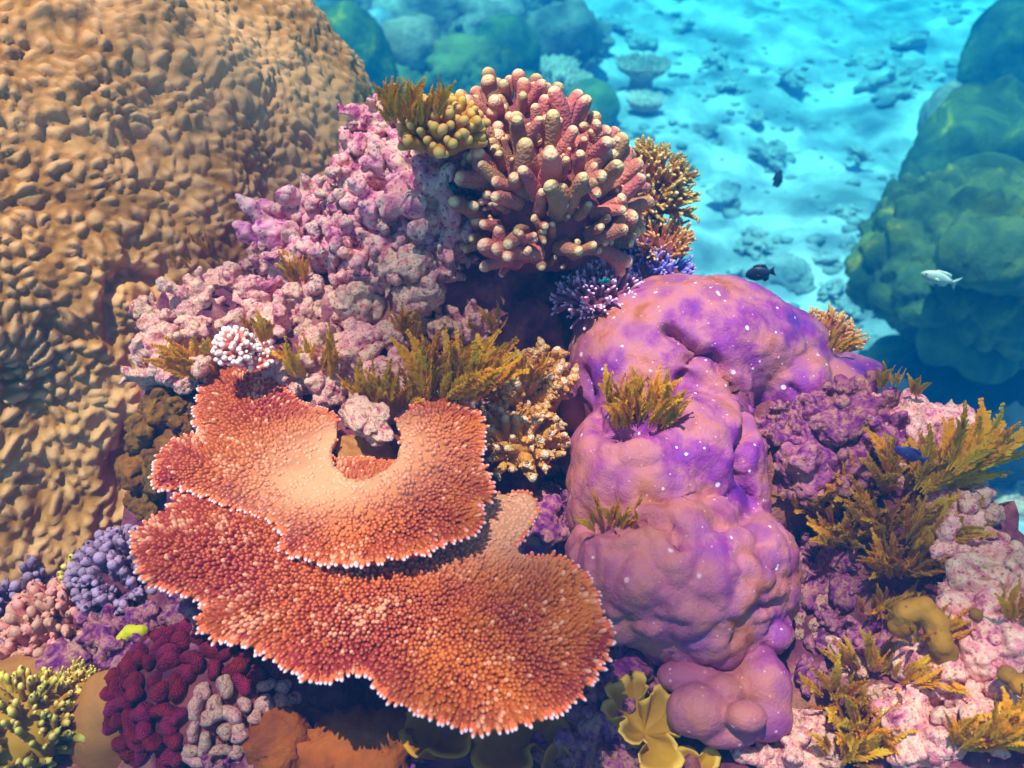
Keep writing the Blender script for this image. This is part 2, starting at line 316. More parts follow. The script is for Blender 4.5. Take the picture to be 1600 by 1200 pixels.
gx = np.linspace(-2.4, 3.0, 330); gy = np.linspace(-.8, 3.7, 280)
X, Y = np.meshgrid(gx, gy); XY = np.stack([X.ravel(), Y.ravel()], 1)
Z = reef_z(XY); P3 = np.column_stack([XY, Z])
f1, f2, _ = worley(P3 * 9.0); g1, g2, _ = worley(P3 * 22.0 + 5)
Z = Z + 0.05 * fbm(P3 * 4, 4) + 0.06 * (0.5 - f1) + 0.035 * (0.5 - g1) + 0.02 * fbm(P3 * 26, 3) - .01
I = np.arange(len(XY)).reshape(X.shape)
Q = np.stack([I[:-1, :-1].ravel(), I[:-1, 1:].ravel(), I[1:, 1:].ravel(), I[1:, :-1].ravel()], 1)
reef = obj('reef_terrain', mesh_np('reef_terrain', np.column_stack([XY + 0.02 * np.stack([perlin(P3 * 15), perlin(P3 * 15 + 40)], 1), Z]), Q), M['reef'])
tag(reef, kind='structure')

# ------------------------------------------------------------------ sea floor
def axis(lo, hi, step, far):
    a = list(np.arange(lo, hi, step)); s = step
    b = [a[-1]]
    while b[-1] < far: s *= 1.25; b.append(b[-1] + s)
    s = step; c = [a[0]]
    while c[-1] > -far: s *= 1.25; c.append(c[-1] - s)
    return np.array(c[:0:-1] + a + b[1:])
sx = axis(-8, 13, .10, 55); sy = axis(2.5, 22, .10, 55)
X, Y = np.meshgrid(sx, sy); XY = np.stack([X.ravel(), Y.ravel()], 1); P3 = np.column_stack([XY, np.zeros(len(XY))])
fade = np.exp(-np.maximum(0, np.linalg.norm(XY - [2, 11], axis=1) - 15) / 10)
def floor_z(P3): return 0.20 * fbm(P3 * .4, 3) + 0.13 * np.maximum(0, fbm(P3 * 1.4, 4)) + 0.05 * fbm(P3 * 4, 2)
Zf = floor_z(P3) * fade - 0.02 + FZ
I = np.arange(len(XY)).reshape(X.shape)
Q = np.stack([I[:-1, :-1].ravel(), I[:-1, 1:].ravel(), I[1:, 1:].ravel(), I[1:, :-1].ravel()], 1)
tag(obj('sea_floor', mesh_np('sea_floor', np.column_stack([XY, Zf]), Q), M['sand']), kind='structure')

# ------------------------------------------------------------------ giant brown boulder coral
def center_obj(me, origin):
    V, _ = get_np(me); set_np(me, V - np.asarray(origin))
def big_boulder():
    dist = 3.4; r0 = ray(37, 399); c = CAM + r0 / np.linalg.norm(r0) * dist; Rr = 1.33
    V0, F0 = ico(8)
    ax = -r0 / np.linalg.norm(r0); ct = np.clip(V0 @ ax, -1, 1); th = np.arccos(ct)       # finer mesh on the side that faces the reef
    tn = V0 - ct[:, None] * ax; tn /= np.linalg.norm(tn, axis=1)[:, None] + 1e-9
    t2 = th * (.47 + .53 * (th / math.pi) ** 2); n = ax * np.cos(t2)[:, None] + tn * np.sin(t2)[:, None]; P = n * Rr
    wv = np.stack([fbm(P * 7 + a, 3) for a in (0, 31, 67)], 1)
    Pw = P + wv * 0.03
    f1, f2, cid = worley(Pw * np.array([31.0, 31.0, 40.0])); k1, k2, kid = worley(Pw * 60 + 3)
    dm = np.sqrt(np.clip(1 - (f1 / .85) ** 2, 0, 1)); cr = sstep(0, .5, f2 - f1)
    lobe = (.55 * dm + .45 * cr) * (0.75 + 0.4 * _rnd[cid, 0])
    small = np.sqrt(np.clip(1 - (k1 / .9) ** 2, 0, 1)) * (.3 + _rnd[kid, 1])
    h1, h2, c2 = worley(Pw * 6.5 + 9)
    big = sstep(0, .25, h2 - h1) * (.3 + _rnd[c2, 1])
    rad = Rr + 0.07 * fbm(P * 1.3, 3) + 0.019 * lobe + 0.004 * small + 0.008 * big + 0.018 * fbm(P * 6, 3)
    # ledge and crack where old plates have broken away
    q = PD(205, 455, 1.95) - c; q = q / np.linalg.norm(q)
    V = n * rad[:, None]; V[:, 1] -= .62 * sstep(.45, -.75, n[:, 2])          # the foot of the dome spreads toward the reef
    def crack(pts, wd, dp):
        nonlocal V
        W = [np.array(PD(a, b, 2.0)) - c for a, b in pts]; W = [x / np.linalg.norm(x) for x in W]
        best = np.full(len(n), 9.0)
        for a, b in zip(W[:-1], W[1:]):
            ab = b - a; t = np.clip(((n - a) @ ab) / (ab @ ab), 0, 1); best = np.minimum(best, np.linalg.norm(n - (a + t[:, None] * ab), axis=1))
        V = V * (1 - dp * np.exp(-(best / wd) ** 2))[:, None]
    crack([(222, 432), (200, 422), (170, 422), (150, 432), (146, 460), (158, 498)], 0.010, 0.035)
    crack([(250, 660), (285, 690), (262, 720), (240, 700)], 0.03, 0.07)
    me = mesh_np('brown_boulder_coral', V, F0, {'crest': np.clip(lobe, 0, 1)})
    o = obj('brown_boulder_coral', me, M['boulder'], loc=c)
    tag(o, 'giant brown dome coral with lumpy surface behind the table coral', 'coral')
big_boulder()

# ------------------------------------------------------------------ table coral
def inside(poly, P):
    poly = np.asarray(poly, float); x, y = P[:, 0], P[:, 1]; c = np.zeros(len(P), bool); j = len(poly) - 1
    for i in range(len(poly)):
        xi, yi = poly[i]; xj, yj = poly[j]
        c ^= ((yi > y) != (yj > y)) & (x < (xj - xi) * (y - yi) / (yj - yi + 1e-12) + xi); j = i
    return c
def edge_dist(poly, P):
    poly = np.asarray(poly, float); d = np.full(len(P), 1e9); near = np.zeros((len(P), 2))
    for a, b in zip(poly, np.roll(poly, -1, 0)):
        ab = b - a; t = np.clip(((P - a) @ ab) / (ab @ ab), 0, 1); q = a + t[:, None] * ab; dd = np.linalg.norm(P - q, axis=1)
        m = dd < d; d = np.where(m, dd, d); near[m] = q[m]
    return d, near
def resample(poly, step, jag=0.0):
    poly = np.asarray(poly, float); out = []
    n = len(poly)
    for i in range(n):      # Catmull-Rom through the outline
        p0, p1, p2, p3 = poly[i - 1], poly[i], poly[(i + 1) % n], poly[(i + 2) % n]
        k = max(1, int(np.linalg.norm(p2 - p1) / step))
        for t in np.arange(k) / k:
            out.append(0.5 * ((2 * p1) + (-p0 + p2) * t + (2 * p0 - 5 * p1 + 4 * p2 - p3) * t * t + (-p0 + 3 * p1 - 3 * p2 + p3) * t ** 3))
    out = np.array(out)
    if jag:
        q = np.column_stack([out / step * .5, np.zeros(len(out))]); out = out + jag * np.stack([perlin(q), perlin(q + 50)], 1)
    return out
UP_PX = [(640, 645), (672, 630), (705, 626), (740, 648), (754, 668), (750, 700), (748, 722), (764, 752), (764, 775), (746, 790), (748, 818), (728, 834), (690, 848), (660, 860), (630, 866), (595, 868), (560, 870), (520, 868), (480, 862), (442, 848),
         (440, 822), (408, 800), (360, 790), (300, 768), (252, 764), (246, 740), (258, 710), (282, 690), (316, 684), (312, 652), (318, 622), (336, 596), (366, 580), (398, 578), (428, 590), (440, 606), (470, 622), (520, 640), (524, 664), (514, 690), (528, 722), (556, 740), (590, 738), (618, 722), (628, 690), (620, 660)]
LO_PX = [(262, 800), (232, 818), (212, 836), (209, 862), (224, 880), (230, 904), (262, 912), (300, 926), (326, 942), (312, 966), (336, 986), (384, 998), (440, 1028), (474, 1050), (500, 1056), (536, 1044), (560, 1040), (584, 1052), (602, 1076), (650, 1106), (700, 1122), (762, 1132), (824, 1120), (884, 1094),
         (922, 1054), (944, 1018), (952, 986), (932, 954), (926, 918), (892, 882), (858, 866), (826, 868), (808, 856), (822, 834), (840, 806), (834, 780), (812, 768), (788, 774), (740, 760), (640, 730), (500, 720), (380, 720), (300, 760)]
ZL, ZU = 1.17, 1.215
def plate_z(xy, upper):
    pxx = xy[:, 0]
    wob = 0.010 * perlin(np.column_stack([xy * 5, np.zeros(len(xy))])) + 0.004 * perlin(np.column_stack([xy * 16, np.ones(len(xy))]))
    if not upper: return ZL + wob + 0.03 * (xy[:, 1] - 0.9)
    lift = sstep(-0.42, -0.16, pxx)
    return ZL + 0.008 + wob + 0.03 * (xy[:, 1] - 0.9) + (ZU - ZL) * lift
def make_table():
    root = thing('table_coral', 'broad two-tiered orange table coral with pale spiky rims', 'coral', PZ(560, 800, .95))
    org = np.array(root.location)
    lo = np.array([PZ(a, b, ZL)[:2] for a, b in LO_PX])
    up = np.array([PZ(a, b, ZL + (0.008 + (ZU - ZL) * float(sstep(330, 560, np.array([float(a)]))[0])))[:2] for a, b in UP_PX])
    tri_n = 0
    for nm, poly0, upper in (('lower_tier', lo, False), ('upper_tier', up, True)):
        poly = resample(poly0, 0.008, 0.004)
        # plate: dense grid clipped to the outline, thickened
        mn, mx = poly.min(0) - .01, poly.max(0) + .01; st = 0.008
        gx_, gy_ = np.meshgrid(np.arange(mn[0], mx[0], st), np.arange(mn[1], mx[1], st)); G = np.stack([gx_.ravel(), gy_.ravel()], 1)
        ins = inside(poly, G); d, near = edge_dist(poly, G); keep = ins | (d < st * 1.0)
        snap = (~ins) & keep; G[snap] = near[snap]; d[snap] = 0
        I = np.arange(len(G)).reshape(gx_.shape); qd = np.stack([I[:-1, :-1].ravel(), I[:-1, 1:].ravel(), I[1:, 1:].ravel(), I[1:, :-1].ravel()], 1)
        qd = qd[keep[qd].all(1)]
        used = np.unique(qd); remap = -np.ones(len(G), int); remap[used] = np.arange(len(used)); qd = remap[qd]; G = G[used]; d = d[used]
        z = plate_z(G, upper)
        bowl = -0.0 + 0.012 * np.exp(-d / 0.03)
        if upper: pale = np.exp(-((np.linalg.norm((G - PZ(535, 715, ZU)[:2]) / [0.18, 0.13], axis=1)) ** 2.0)) * 1.1
        else: pale = np.exp(-((np.linalg.norm((G - PZ(760, 800, ZL)[:2]) / [0.24, 0.12], axis=1)) ** 2)) * 1.0
        pale = np.clip(pale + 0.25 * fbm(np.column_stack([G * 14, np.zeros(len(G))]), 3) * pale, 0, 1)
        top = np.column_stack([G, z]); bot = np.column_stack([G, z - 0.012 - 0.03 * sstep(0, .15, d)])
        n = len(G)
        e = np.concatenate([qd[:, [0, 1]], qd[:, [1, 2]], qd[:, [2, 3]], qd[:, [3, 0]]]); key = np.sort(e, 1); _, inv, cnt = np.unique(key, axis=0, return_inverse=True, return_counts=True)
        be = e[cnt[inv.ravel()] == 1]
        faces = np.concatenate([qd, qd[:, ::-1] + n, np.stack([be[:, 1], be[:, 0], be[:, 0] + n, be[:, 1] + n], 1)])
        me = mesh_np(nm, np.concatenate([top, bot]) - org, faces, {'pale': np.concatenate([pale, pale])})
        plate = obj(nm, me, M['plate'], root)
        # nubs
        s = 0.0074
        hx, hy = np.meshgrid(np.arange(mn[0], mx[0], s), np.arange(mn[1], mx[1], s * .87)); hx[1::2] += s / 2
        N_ = np.stack([hx.ravel(), hy.ravel()], 1); N_ += rng.normal(size=N_.shape) * s * .19
        N_ = N_[inside(poly, N_)]; d, near = edge_dist(poly, N_); o_ = (near - N_) / (d[:, None] + 1e-6)
        cen = poly.mean(0); rad = (N_ - cen) / (np.linalg.norm(N_ - cen, axis=1)[:, None] + 1e-6)
        if upper: pl = np.exp(-((np.linalg.norm((N_ - PZ(535, 715, ZU)[:2]) / [0.18, 0.13], axis=1)) ** 2.0)) * 1.1
        else: pl = np.exp(-((np.linalg.norm((N_ - PZ(760, 800, ZL)[:2]) / [0.24, 0.12], axis=1)) ** 2))
        if upper: keepn = rng.random(len(N_)) > np.clip(pl * 1.3 - 0.25, 0, .75)
        else: keepn = rng.random(len(N_)) > np.clip(pl * .3, 0, .5)
        N_, d, o_, rad, pl = [a[keepn] for a in (N_, d, o_, rad, pl)]
        rimw = np.exp(-d / 0.028)
        dirv = np.column_stack([o_ * (0.25 + 1.1 * rimw)[:, None] + rad * .25, 0.15 + 0.75 * (1 - rimw)]); dirv += rng.normal(size=dirv.shape) * .10
        dirv /= np.linalg.norm(dirv, axis=1)[:, None]
        L = (0.007 + 0.008 * rng.random(len(N_)) * (1 - .3 * rimw) + 0.006 * rimw) * (1 - .6 * np.clip(pl, 0, 1)); rr = 0.0041 * (0.85 + .3 * rng.random(len(N_)))
        big = rng.random(len(N_)) < 0.02; rr = np.where(big, rr * 1.5, rr)
        # cluster colour zones: white-ish worn patches
        patch = np.maximum(sstep(.08, .5, fbm(np.column_stack([N_ * 11, np.zeros(len(N_))]), 3)) * .85 * (rng.random(len(N_)) < .5), 1.0 * (rng.random(len(N_)) < .035))
        maroon = np.clip(sstep(.05, -.35, N_[:, 0] + .15 * fbm(np.column_stack([N_ * 7, np.ones(len(N_))]), 2)) * .8 + .5 * sstep(.1, .5, fbm(np.column_stack([N_ * 5, np.ones(len(N_)) * 4]), 2)), 0, 1) * (1 - np.clip(pl * 1.2, 0, 1))
        z = plate_z(N_, upper) - .002
        a = np.cross(dirv, [0.3, 0.2, 0.93]); a /= np.linalg.norm(a, axis=1)[:, None]; b = np.cross(dirv, a)
        K = 6; prof = [(0, 1.05, 0), (.45, 1.0, .35), (.8, .78, .75), (.96, .38, 1.0)]
        rings = []
        tp, pa, rm = [], [], []
        for (t, k, tipv) in prof:
            for q in range(K):
                an = 2 * math.pi * q / K
                rings.append(np.column_stack([N_, z]) + dirv * (L * t)[:, None] + (a * math.cos(an) + b * math.sin(an)) * (rr * k)[:, None])
                tp.append(np.full(len(N_), tipv)); 
        rings.append(np.column_stack([N_, z]) + dirv * (L * 1.02)[:, None]); tp.append(np.ones(len(N_)))
        nv = len(rings); V = np.stack(rings, 1).reshape(-1, 3); T = np.stack(tp, 1)
        # tips: white on the rim, only faint in the middle
        Tv = T * (0.80 + .2 * (d < .0075))[:, None]
        whit = np.clip(np.maximum(pl * .8, patch) * 1.0, 0, 1)
        Pl = np.clip(np.maximum(np.clip(pl * 1.1, 0, 1)[:, None] * (.75 + .25 * T), whit[:, None] * (0.25 + .75 * T)) + (T > .9) * (d < .02)[:, None] * .4, 0, 1)
        fs = []
        for r_ in range(3):
            for q in range(K):
                q2 = (q + 1) % K; fs.append((r_ * K + q, r_ * K + q2, (r_ + 1) * K + q2)); fs.append((r_ * K + q, (r_ + 1) * K + q2, (r_ + 1) * K + q))
        for q in range(K): fs.append((3 * K + q, 3 * K + (q + 1) % K, nv - 1))
        fs = np.array(fs)
        rim = d < .0060
        for part, sel, mt in (('branchlets', ~rim, M['nub']), ('rim_branchlets', rim, M['rimtip'])):
            ids = np.where(sel)[0]
            if not len(ids): continue
            Vs = V.reshape(-1, nv, 3)[ids].reshape(-1, 3) - org
            Fs = (fs[None] + (np.arange(len(ids)) * nv)[:, None, None]).reshape(-1, 3)
            o = obj(part, mesh_np(part, Vs, Fs, {'tip': Tv[ids].ravel() if part == 'branchlets' else T[ids].ravel(), 'pale': Pl[ids].ravel(), 'maroon': np.repeat(maroon[ids], nv)}), mt, plate); tag(o, kind='stuff')
    # stalk beneath
    p1 = PZ(540, 820, 1.0)
    st = blob('stalk', [(p1 - org + [0, 0, -.05], (.10, .09, .16)), (p1 - org + [0.02, 0.02, .10], (.2, .17, .06)), (p1 - org + [0.12, -.06, .08], (.2, .15, .05))], .015, 3)
    obj('stalk', st, M['finger_base'], root)
make_table()

# ------------------------------------------------------------------ purple lobed coral
def px_ball(px, py, d, rx, ry, rz=None, q=None):
    """ellipsoid from its picture place: rx across, ry along the tilted face, rz toward the viewer"""
    k = d / F; return (PD(px, py, d), (rx * k, (rz or min(rx, ry)) * k, ry * k), Quaternion((1, 0, 0), -R(PITCH)) if q is None else q)
def dz(px, py, z): return depth(PZ(px, py, z))
def make_porites():
    B = []
    def add(px, py, z, rx, ry, rz): B.append(px_ball(px, py, dz(px, py, z), rx, ry, rz))
    add(1075, 545, 1.13, 185, 115, 150); add(1000, 585, 1.12, 115, 95, 120); add(1185, 560, 1.08, 105, 95, 120); add(955, 600, 1.06, 68, 75, 80); add(893, 630, 1.06, 27, 45, 40)
    add(1110, 600, 1.15, 66, 50, 70); add(1225, 605, 1.1, 70, 62, 80); add(1295, 615, 1.06, 62, 55, 70)
    add(1040, 720, 1.08, 150, 120, 140); add(1110, 680, 1.12, 70, 62, 75); add(1000, 760, 1.08, 112, 130, 120); add(1125, 760, 1.06, 70, 90, 90)
    add(1060, 890, 1.03, 176, 120, 140); add(1130, 890, 1.02, 112, 110, 120); add(1010, 842, 1.10, 66, 48, 70); add(960, 900, 1.02, 75, 90, 80); add(1100, 960, .99, 105, 75, 95); add(1020, 950, 1.0, 90, 55, 85); add(1205, 935, .98, 38, 42, 50); add(1188, 985, .98, 40, 36, 50)
    rl = random.Random(21)
    for a, b, z in [(930, 860, 1.02), (975, 930, 1.0), (1045, 985, .98), (1090, 1005, .97), (1140, 985, .98), (1190, 880, 1.0), (1150, 830, 1.05), (1085, 900, 1.07), (1030, 900, 1.06), (1130, 930, 1.03), (1000, 960, .99), (950, 790, 1.04), (925, 720, 1.03), (1060, 660, 1.16), (1150, 700, 1.07), (930, 560, 1.08), (990, 530, 1.12), (1150, 520, 1.12), (1230, 545, 1.07), (1270, 590, 1.07), (1320, 600, 1.05), (1235, 640, 1.07)]:
        r_ = rl.uniform(38, 56); add(a, b, z, r_, r_ * .85, r_)
    org = PZ(1060, 800, .9)
    B = [(np.asarray(b[0]) - org,) + tuple(b[1:]) for b in B]
    me = blob('purple_lobed_coral', B, .0068, 2)
    def f(V):
        f1, f2, cid = worley(V * 13 + 3); g1, g2, _ = worley(V * 30 + 8)
        low = sstep(-.02, -.28, V[:, 1])
        return 0.011 * fbm(V * 8, 3) + 0.011 * np.clip((f2 - f1) * 1.6, 0, 1) ** .7 * (.45 + .9 * low) + .0035 * np.clip((g2 - g1) * 2, 0, 1) ** .6 * (.4 + low) + .001 * fbm(V * 70, 2)
    displace(me, f)
    V, N = get_np(me)
    def crack(pts, wd, dp):
        nonlocal V
        W = []
        for a, b in pts:   # nearest front vertex to each picture point
            r_ = ray(a, b); r_ = r_ / np.linalg.norm(r_); Q = V + org - CAM; tt = Q @ r_; off = np.linalg.norm(Q - tt[:, None] * r_, axis=1); c_ = np.where(off < .012)[0]
            W.append(V[c_[np.argmin(tt[c_])]] if len(c_) else None)
        W = [x for x in W if x is not None]; best = np.full(len(V), 9.0)
        for a, b in zip(W[:-1], W[1:]):
            ab = b - a; t = np.clip(((V - a) @ ab) / (ab @ ab + 1e-9), 0, 1); best = np.minimum(best, np.linalg.norm(V - (a + t[:, None] * ab), axis=1))
        V = V - N * (dp * np.exp(-(best / wd) ** 2))[:, None]
    crack([(1040, 506), (1062, 520), (1076, 545), (1080, 556)], .011, .045)
    crack([(1080, 556), (1120, 560), (1150, 588), (1172, 622), (1182, 660), (1168, 700), (1170, 740), (1186, 775)], .013, .036)
    crack([(903, 585), (910, 618), (926, 648), (960, 668), (1010, 664), (1050, 640), (1060, 612), (1078, 590)], .013, .034)
    crack([(905, 815), (950, 824), (985, 806), (1012, 792), (1045, 806), (1062, 838)], .013, .026)
    crack([(1186, 775), (1170, 805), (1130, 815)], .013, .018)
    crack([(1160, 1010), (1185, 962), (1235, 948)], .010, .022)
    crack([(900, 960), (960, 985), (1020, 975), (1060, 990)], .010, .010)
    crack([(1245, 610), (1262, 640), (1255, 660)], .010, .016)
    set_np(me, V)
    tan = np.clip(0.42 - (V[:, 0] + 0.04) * 2.2 + 0.7 * fbm(V * 4 + 7, 3) - 0.15 * sstep(.15, .5, V[:, 1]), 0, 1); add_attr(me, 'tan', tan)
    tag(obj('purple_lobed_coral', me, M['porites'], loc=org), 'large mauve lobed boulder coral with smooth folded mounds', 'coral')
    # smaller mound in front
    B = []
    def add(px, py, z, rx, ry, rz): B.append(px_ball(px, py, dz(px, py, z), rx, ry, rz))
    add(1140, 1092, .92, 90, 60, 70); add(1078, 1056, .97, 52, 26, 36); add(1190, 1072, .97, 48, 52, 50); add(1090, 1112, .98, 50, 42, 44); add(1166, 1120, 1.01, 32, 24, 28); add(1196, 1115, .95, 42, 42, 44); add(1178, 1030, .98, 36, 26, 36); add(1135, 1142, .95, 52, 26, 36); add(1130, 1080, .985, 36, 26, 32)
    org2 = PZ(1140, 1130, .85); B = [(np.asarray(b[0]) - org2,) + tuple(b[1:]) for b in B]
    me = blob('small_lobed_coral', B, .005, 1); displace(me, lambda V: .003 * fbm(V * 14, 3) + .001 * fbm(V * 60, 2))
    V, N = get_np(me); add_attr(me, 'tan', np.clip(.75 - V[:, 0] * 3 + .3 * fbm(V * 6, 2), 0, 1))
    tag(obj('small_lobed_coral', me, M['porites'], loc=org2), 'small mauve coral of five smooth lobes beside the yellow leather coral', 'coral')
make_porites()

# ------------------------------------------------------------------ branching corals
def tube(pts, rad, K, tipv, cap=True):
    pts = np.asarray(pts, float); n = len(pts); V, T, Fc = [], [], []
    for i in range(n):
        d = pts[min(i + 1, n - 1)] - pts[max(i - 1, 0)]; d /= np.linalg.norm(d) + 1e-9
        a = np.cross(d, [.31, .95, .02]); a /= np.linalg.norm(a) + 1e-9; b = np.cross(d, a)
        for q in range(K):
            an = 2 * math.pi * q / K; V.append(pts[i] + (a * math.cos(an) + b * math.sin(an)) * rad[i]); T.append(tipv[i])
    for i in range(n - 1):
        for q in range(K): Fc.append((i * K + q, i * K + (q + 1) % K, (i + 1) * K + (q + 1) % K, (i + 1) * K + q))
    Fc.append(tuple((n - 1) * K + q for q in range(K)))
    return V, T, Fc
def join(parts):
    V, T, Fc = [], [], []
    for v, t, f in parts:
        o = len(V); V += v; T += t; Fc += [tuple(i + o for i in x) for x in f]
    return V, T, Fc
def finger_mesh(name, seed, r0=.2, r1=.17, bend=.12, fork=0, nubs=0, K=10, lump=.08, flat=1.0):
    """a finger one unit long, rising along +z"""
    rs = random.Random(seed)
    def arm(p0, d, L, ra, rb, n=7, t0=0.0):
        pts, rad, tv = [], [], []; p = np.array(p0, float); d = np.array(d, float); d /= np.linalg.norm(d)
        for i in range(n):
            t = i / (n - 1); pts.append(p.copy()); k = ra + (rb - ra) * t
            rad.append(k * (1 + rs.uniform(-lump, lump))); tv.append(t0 + (1 - t0) * t * .9)
            d = d + np.array([rs.uniform(-bend, bend), rs.uniform(-bend, bend), 0]) ; d /= np.linalg.norm(d); p = p + d * L / (n - 1)
        for f_, k in ((.45, .86), (.8, .58), (.97, .2)):
            pts.append(pts[n - 1] + d * rb * f_); rad.append(rb * k); tv.append(.9 + .1 * f_)
        return pts, rad, tv
    parts = []
    pts, rad, tv = arm((0, 0, -.12), (rs.uniform(-.1, .1), rs.uniform(-.1, .1), 1), 1.0, r0, r1); parts.append(tube(pts, rad, K, tv))
    for _ in range(fork):
        k = rs.randint(2, 4); an = rs.uniform(0, 6.28); parts.append(tube(*[(x) for x in arm(pts[k], (math.cos(an) * .8, math.sin(an) * .8, .8), rs.uniform(.35, .6), r0 * .75, r1 * .8, 5, .3)][:2], K, arm(pts[k], (0, 0, 1), .4, r0, r1, 5, .3)[2]))
    for _ in range(nubs):
        k = rs.randint(1, 6); an = rs.uniform(0, 6.28); s = rs.uniform(.55, 1.0)
        d = np.array((math.cos(an), math.sin(an), .7)); q = pts[k] + d * rad[k] * .4
        n_p = [q, q + d * r0 * .5 * s, q + d * r0 * .85 * s, q + d * r0 * .98 * s]; parts.append(tube(n_p, [r0 * .42 * s, r0 * .4 * s, r0 * .25 * s, r0 * .06], 6, [tv[k] * .8, tv[k], .8 * s, .9 * s]))
    V, T, Fc = join(parts); V = np.array(V); V[:, 1] *= flat
    return mesh_np(name, V, Fc, {'tip': T})
FV = {}
def fingers(kind):
    if kind in FV: return FV[kind]
    if kind == 'fat': v = [finger_mesh('branch', 10 + i, .19, .13, .13, fork=(i % 2) + (i % 4 == 1), nubs=0, K=12, lump=.10, flat=1.0 if i % 2 else .9) for i in range(8)]
    elif kind == 'club': v = [finger_mesh('branch', 40 + i, .20, .26, .08, fork=0, K=12, lump=.08) for i in range(4)]
    elif kind == 'knob': v = [finger_mesh('knob', 60 + i, .34, .33, .05, K=10, lump=.05) for i in range(4)]
    elif kind == 'thin': v = [finger_mesh('branch', 80 + i, .13, .07, .10, fork=i % 3, nubs=4, K=7) for i in range(6)]
    elif kind == 'nubby': v = [finger_mesh('branch', 100 + i, .27, .13, .06, nubs=16, K=9) for i in range(5)]
    elif kind == 'cone': v = [finger_mesh('branch', 120 + i, .30, .18, .05, nubs=5, K=10) for i in range(5)]
    elif kind == 'blunt': v = [finger_mesh('branch', 140 + i, .25, .22, .14, fork=i % 2, nubs=5, K=9, lump=.18) for i in range(6)]
    FV[kind] = v; return v
MESHMAT = {}
def variant(me, m):
    k = (me.name, m.name)
    if k not in MESHMAT:
        c = me.copy(); c.materials.clear(); c.materials.append(m); MESHMAT[k] = c
    return MESHMAT[k]
def dome(name, org, c, rad, m, parent, amp=.12, sub=4):
    V0, F0 = ico(sub); n = V0; P = V0 * np.asarray(rad); k = 1 + amp * fbm(V0 * 2.2 + org[0] * 7, 3)
    return obj(name, mesh_np(name, P * k[:, None] + (np.asarray(c) - org), F0), m, parent)
def colony(name, label, px, py, z, rx, rz, kind, n, L, m, base_m, part='branch', ry=None, up=.5, amin=-.25, cat='coral', group=None, lrnd=.3, keep=None, tilt=None, wid=1.0, sep=None):
    """dome of fingers; rx, rz, L in photo pixels at that place"""
    c = PZ(px, py, z); d = depth(c); k = d / F; rad = np.array([rx, ry or rx, rz]) * k
    root = thing(name, label, cat, c - [0, 0, rad[2] * .6], group); org = np.array(root.location)
    dome('base', org, c, rad * .9, base_m, root)
    vs_ = [variant(x, m) for x in fingers(kind)]
    tl = np.array(tilt if tilt is not None else (0, 0, 1.0)); tl = tl / np.linalg.norm(tl)
    tot = int(n / ((1 - amin) / 2)); g = math.pi * (3 - 5 ** .5); cnt = 0
    rs = random.Random(int(px * 7 + py))
    qt = Vector((0, 0, 1)).rotation_difference(Vector(tl))
    for i in range(tot):
        y = 1 - 2 * (i + .5) / tot
        if y < amin: continue
        r_ = math.sqrt(1 - y * y); v = Vector((math.cos(g * i) * r_ + rs.gauss(0, .09), math.sin(g * i) * r_ + rs.gauss(0, .09), y + rs.gauss(0, .09))).normalized()
        v = np.array(qt @ v)
        p = c + v * rad * rs.uniform(.84, 1.0)
        dv = v * (1 - up) + np.array([0, 0, up]) + np.array([rs.gauss(0, .17) for _ in range(3)])
        s = L * k * rs.uniform(1 - lrnd, 1 + lrnd)
        obj(part, rs.choice(vs_), None, root, p - org, aim(dv, rs.uniform(0, 6.28)), (s * wid * rs.uniform(.85, 1.15), s * wid * rs.uniform(.85, 1.15), s)); cnt += 1
    return root
# the big finger coral on the crest of the reef
colony('finger_coral', 'big brown finger coral with pale rounded tips crowning the reef', 850, 325, 1.40, 108, 112, 'fat', 175, 54, M['finger'], M['finger_base'], up=.38, amin=-.4, ry=120, lrnd=.5, wid=1.12)
colony('club_coral', 'brown club-fingered coral at the very top of the reef crest', 800, 195, 1.54, 64, 40, 'club', 50, 38, M['finger'], M['finger_base'], up=.45, amin=-.2)
colony('knobbed_coral', 'mustard coral of packed rounded knobs below the golden seaweed tuft', 692, 208, 1.60, 54, 34, 'knob', 85, 23, M['knob'], M['knob'], part='knob', up=.3, amin=-.15, lrnd=.2)
colony('golden_bush_coral', 'yellow bushy coral jutting out over the blue sand', 1010, 300, 1.30, 56, 46, 'thin', 190, 34, M['gold'], M['finger_base'], up=.35, amin=-.4)
colony('tan_bush_coral', 'small tan bushy coral under the yellow bushy coral', 1028, 383, 1.22, 44, 18, 'thin', 90, 26, M['tanb'], M['finger_base'], up=.4, amin=-.2)
colony('blue_bush_coral', 'blue-violet bushy coral behind the mauve boulder coral', 1005, 432, 1.17, 66, 32, 'thin', 210, 24, M['blueb'], M['finger_base'], up=.4, amin=-.3)
colony('lilac_bush_coral', 'lilac bushy coral with white tips at the edge of the dark hollow', 938, 468, 1.24, 52, 32, 'thin', 170, 26, M['lilac'], M['finger_base'], up=.3, amin=-.4)
colony('mint_bush_coral', 'pale bushy coral with gold fronds peeping behind the mauve coral', 1290, 535, .98, 38, 30, 'thin', 110, 24, M['tanb'], M['finger_base'], up=.4, amin=-.2)
colony('nubby_coral', 'mustard cone coral studded with beads beside the mauve coral', 822, 622, 1.12, 44, 36, 'nubby', 34, 46, M['cream'], M['knob'], up=.55, amin=-.1)
colony('cream_coral', 'cream coral of short thick white-tipped fingers over the dark gap', 812, 690, 1.10, 50, 26, 'cone', 70, 30, M['cream'], M['cream'], up=.25, amin=-.35)
colony('pink_bead_coral', 'small pale pink beaded coral next to seaweed on the rubble', 368, 548, 1.29, 24, 30, 'knob', 110, 11, M['pinkb'], M['pinkb'], part='knob', up=.2, amin=-.3)
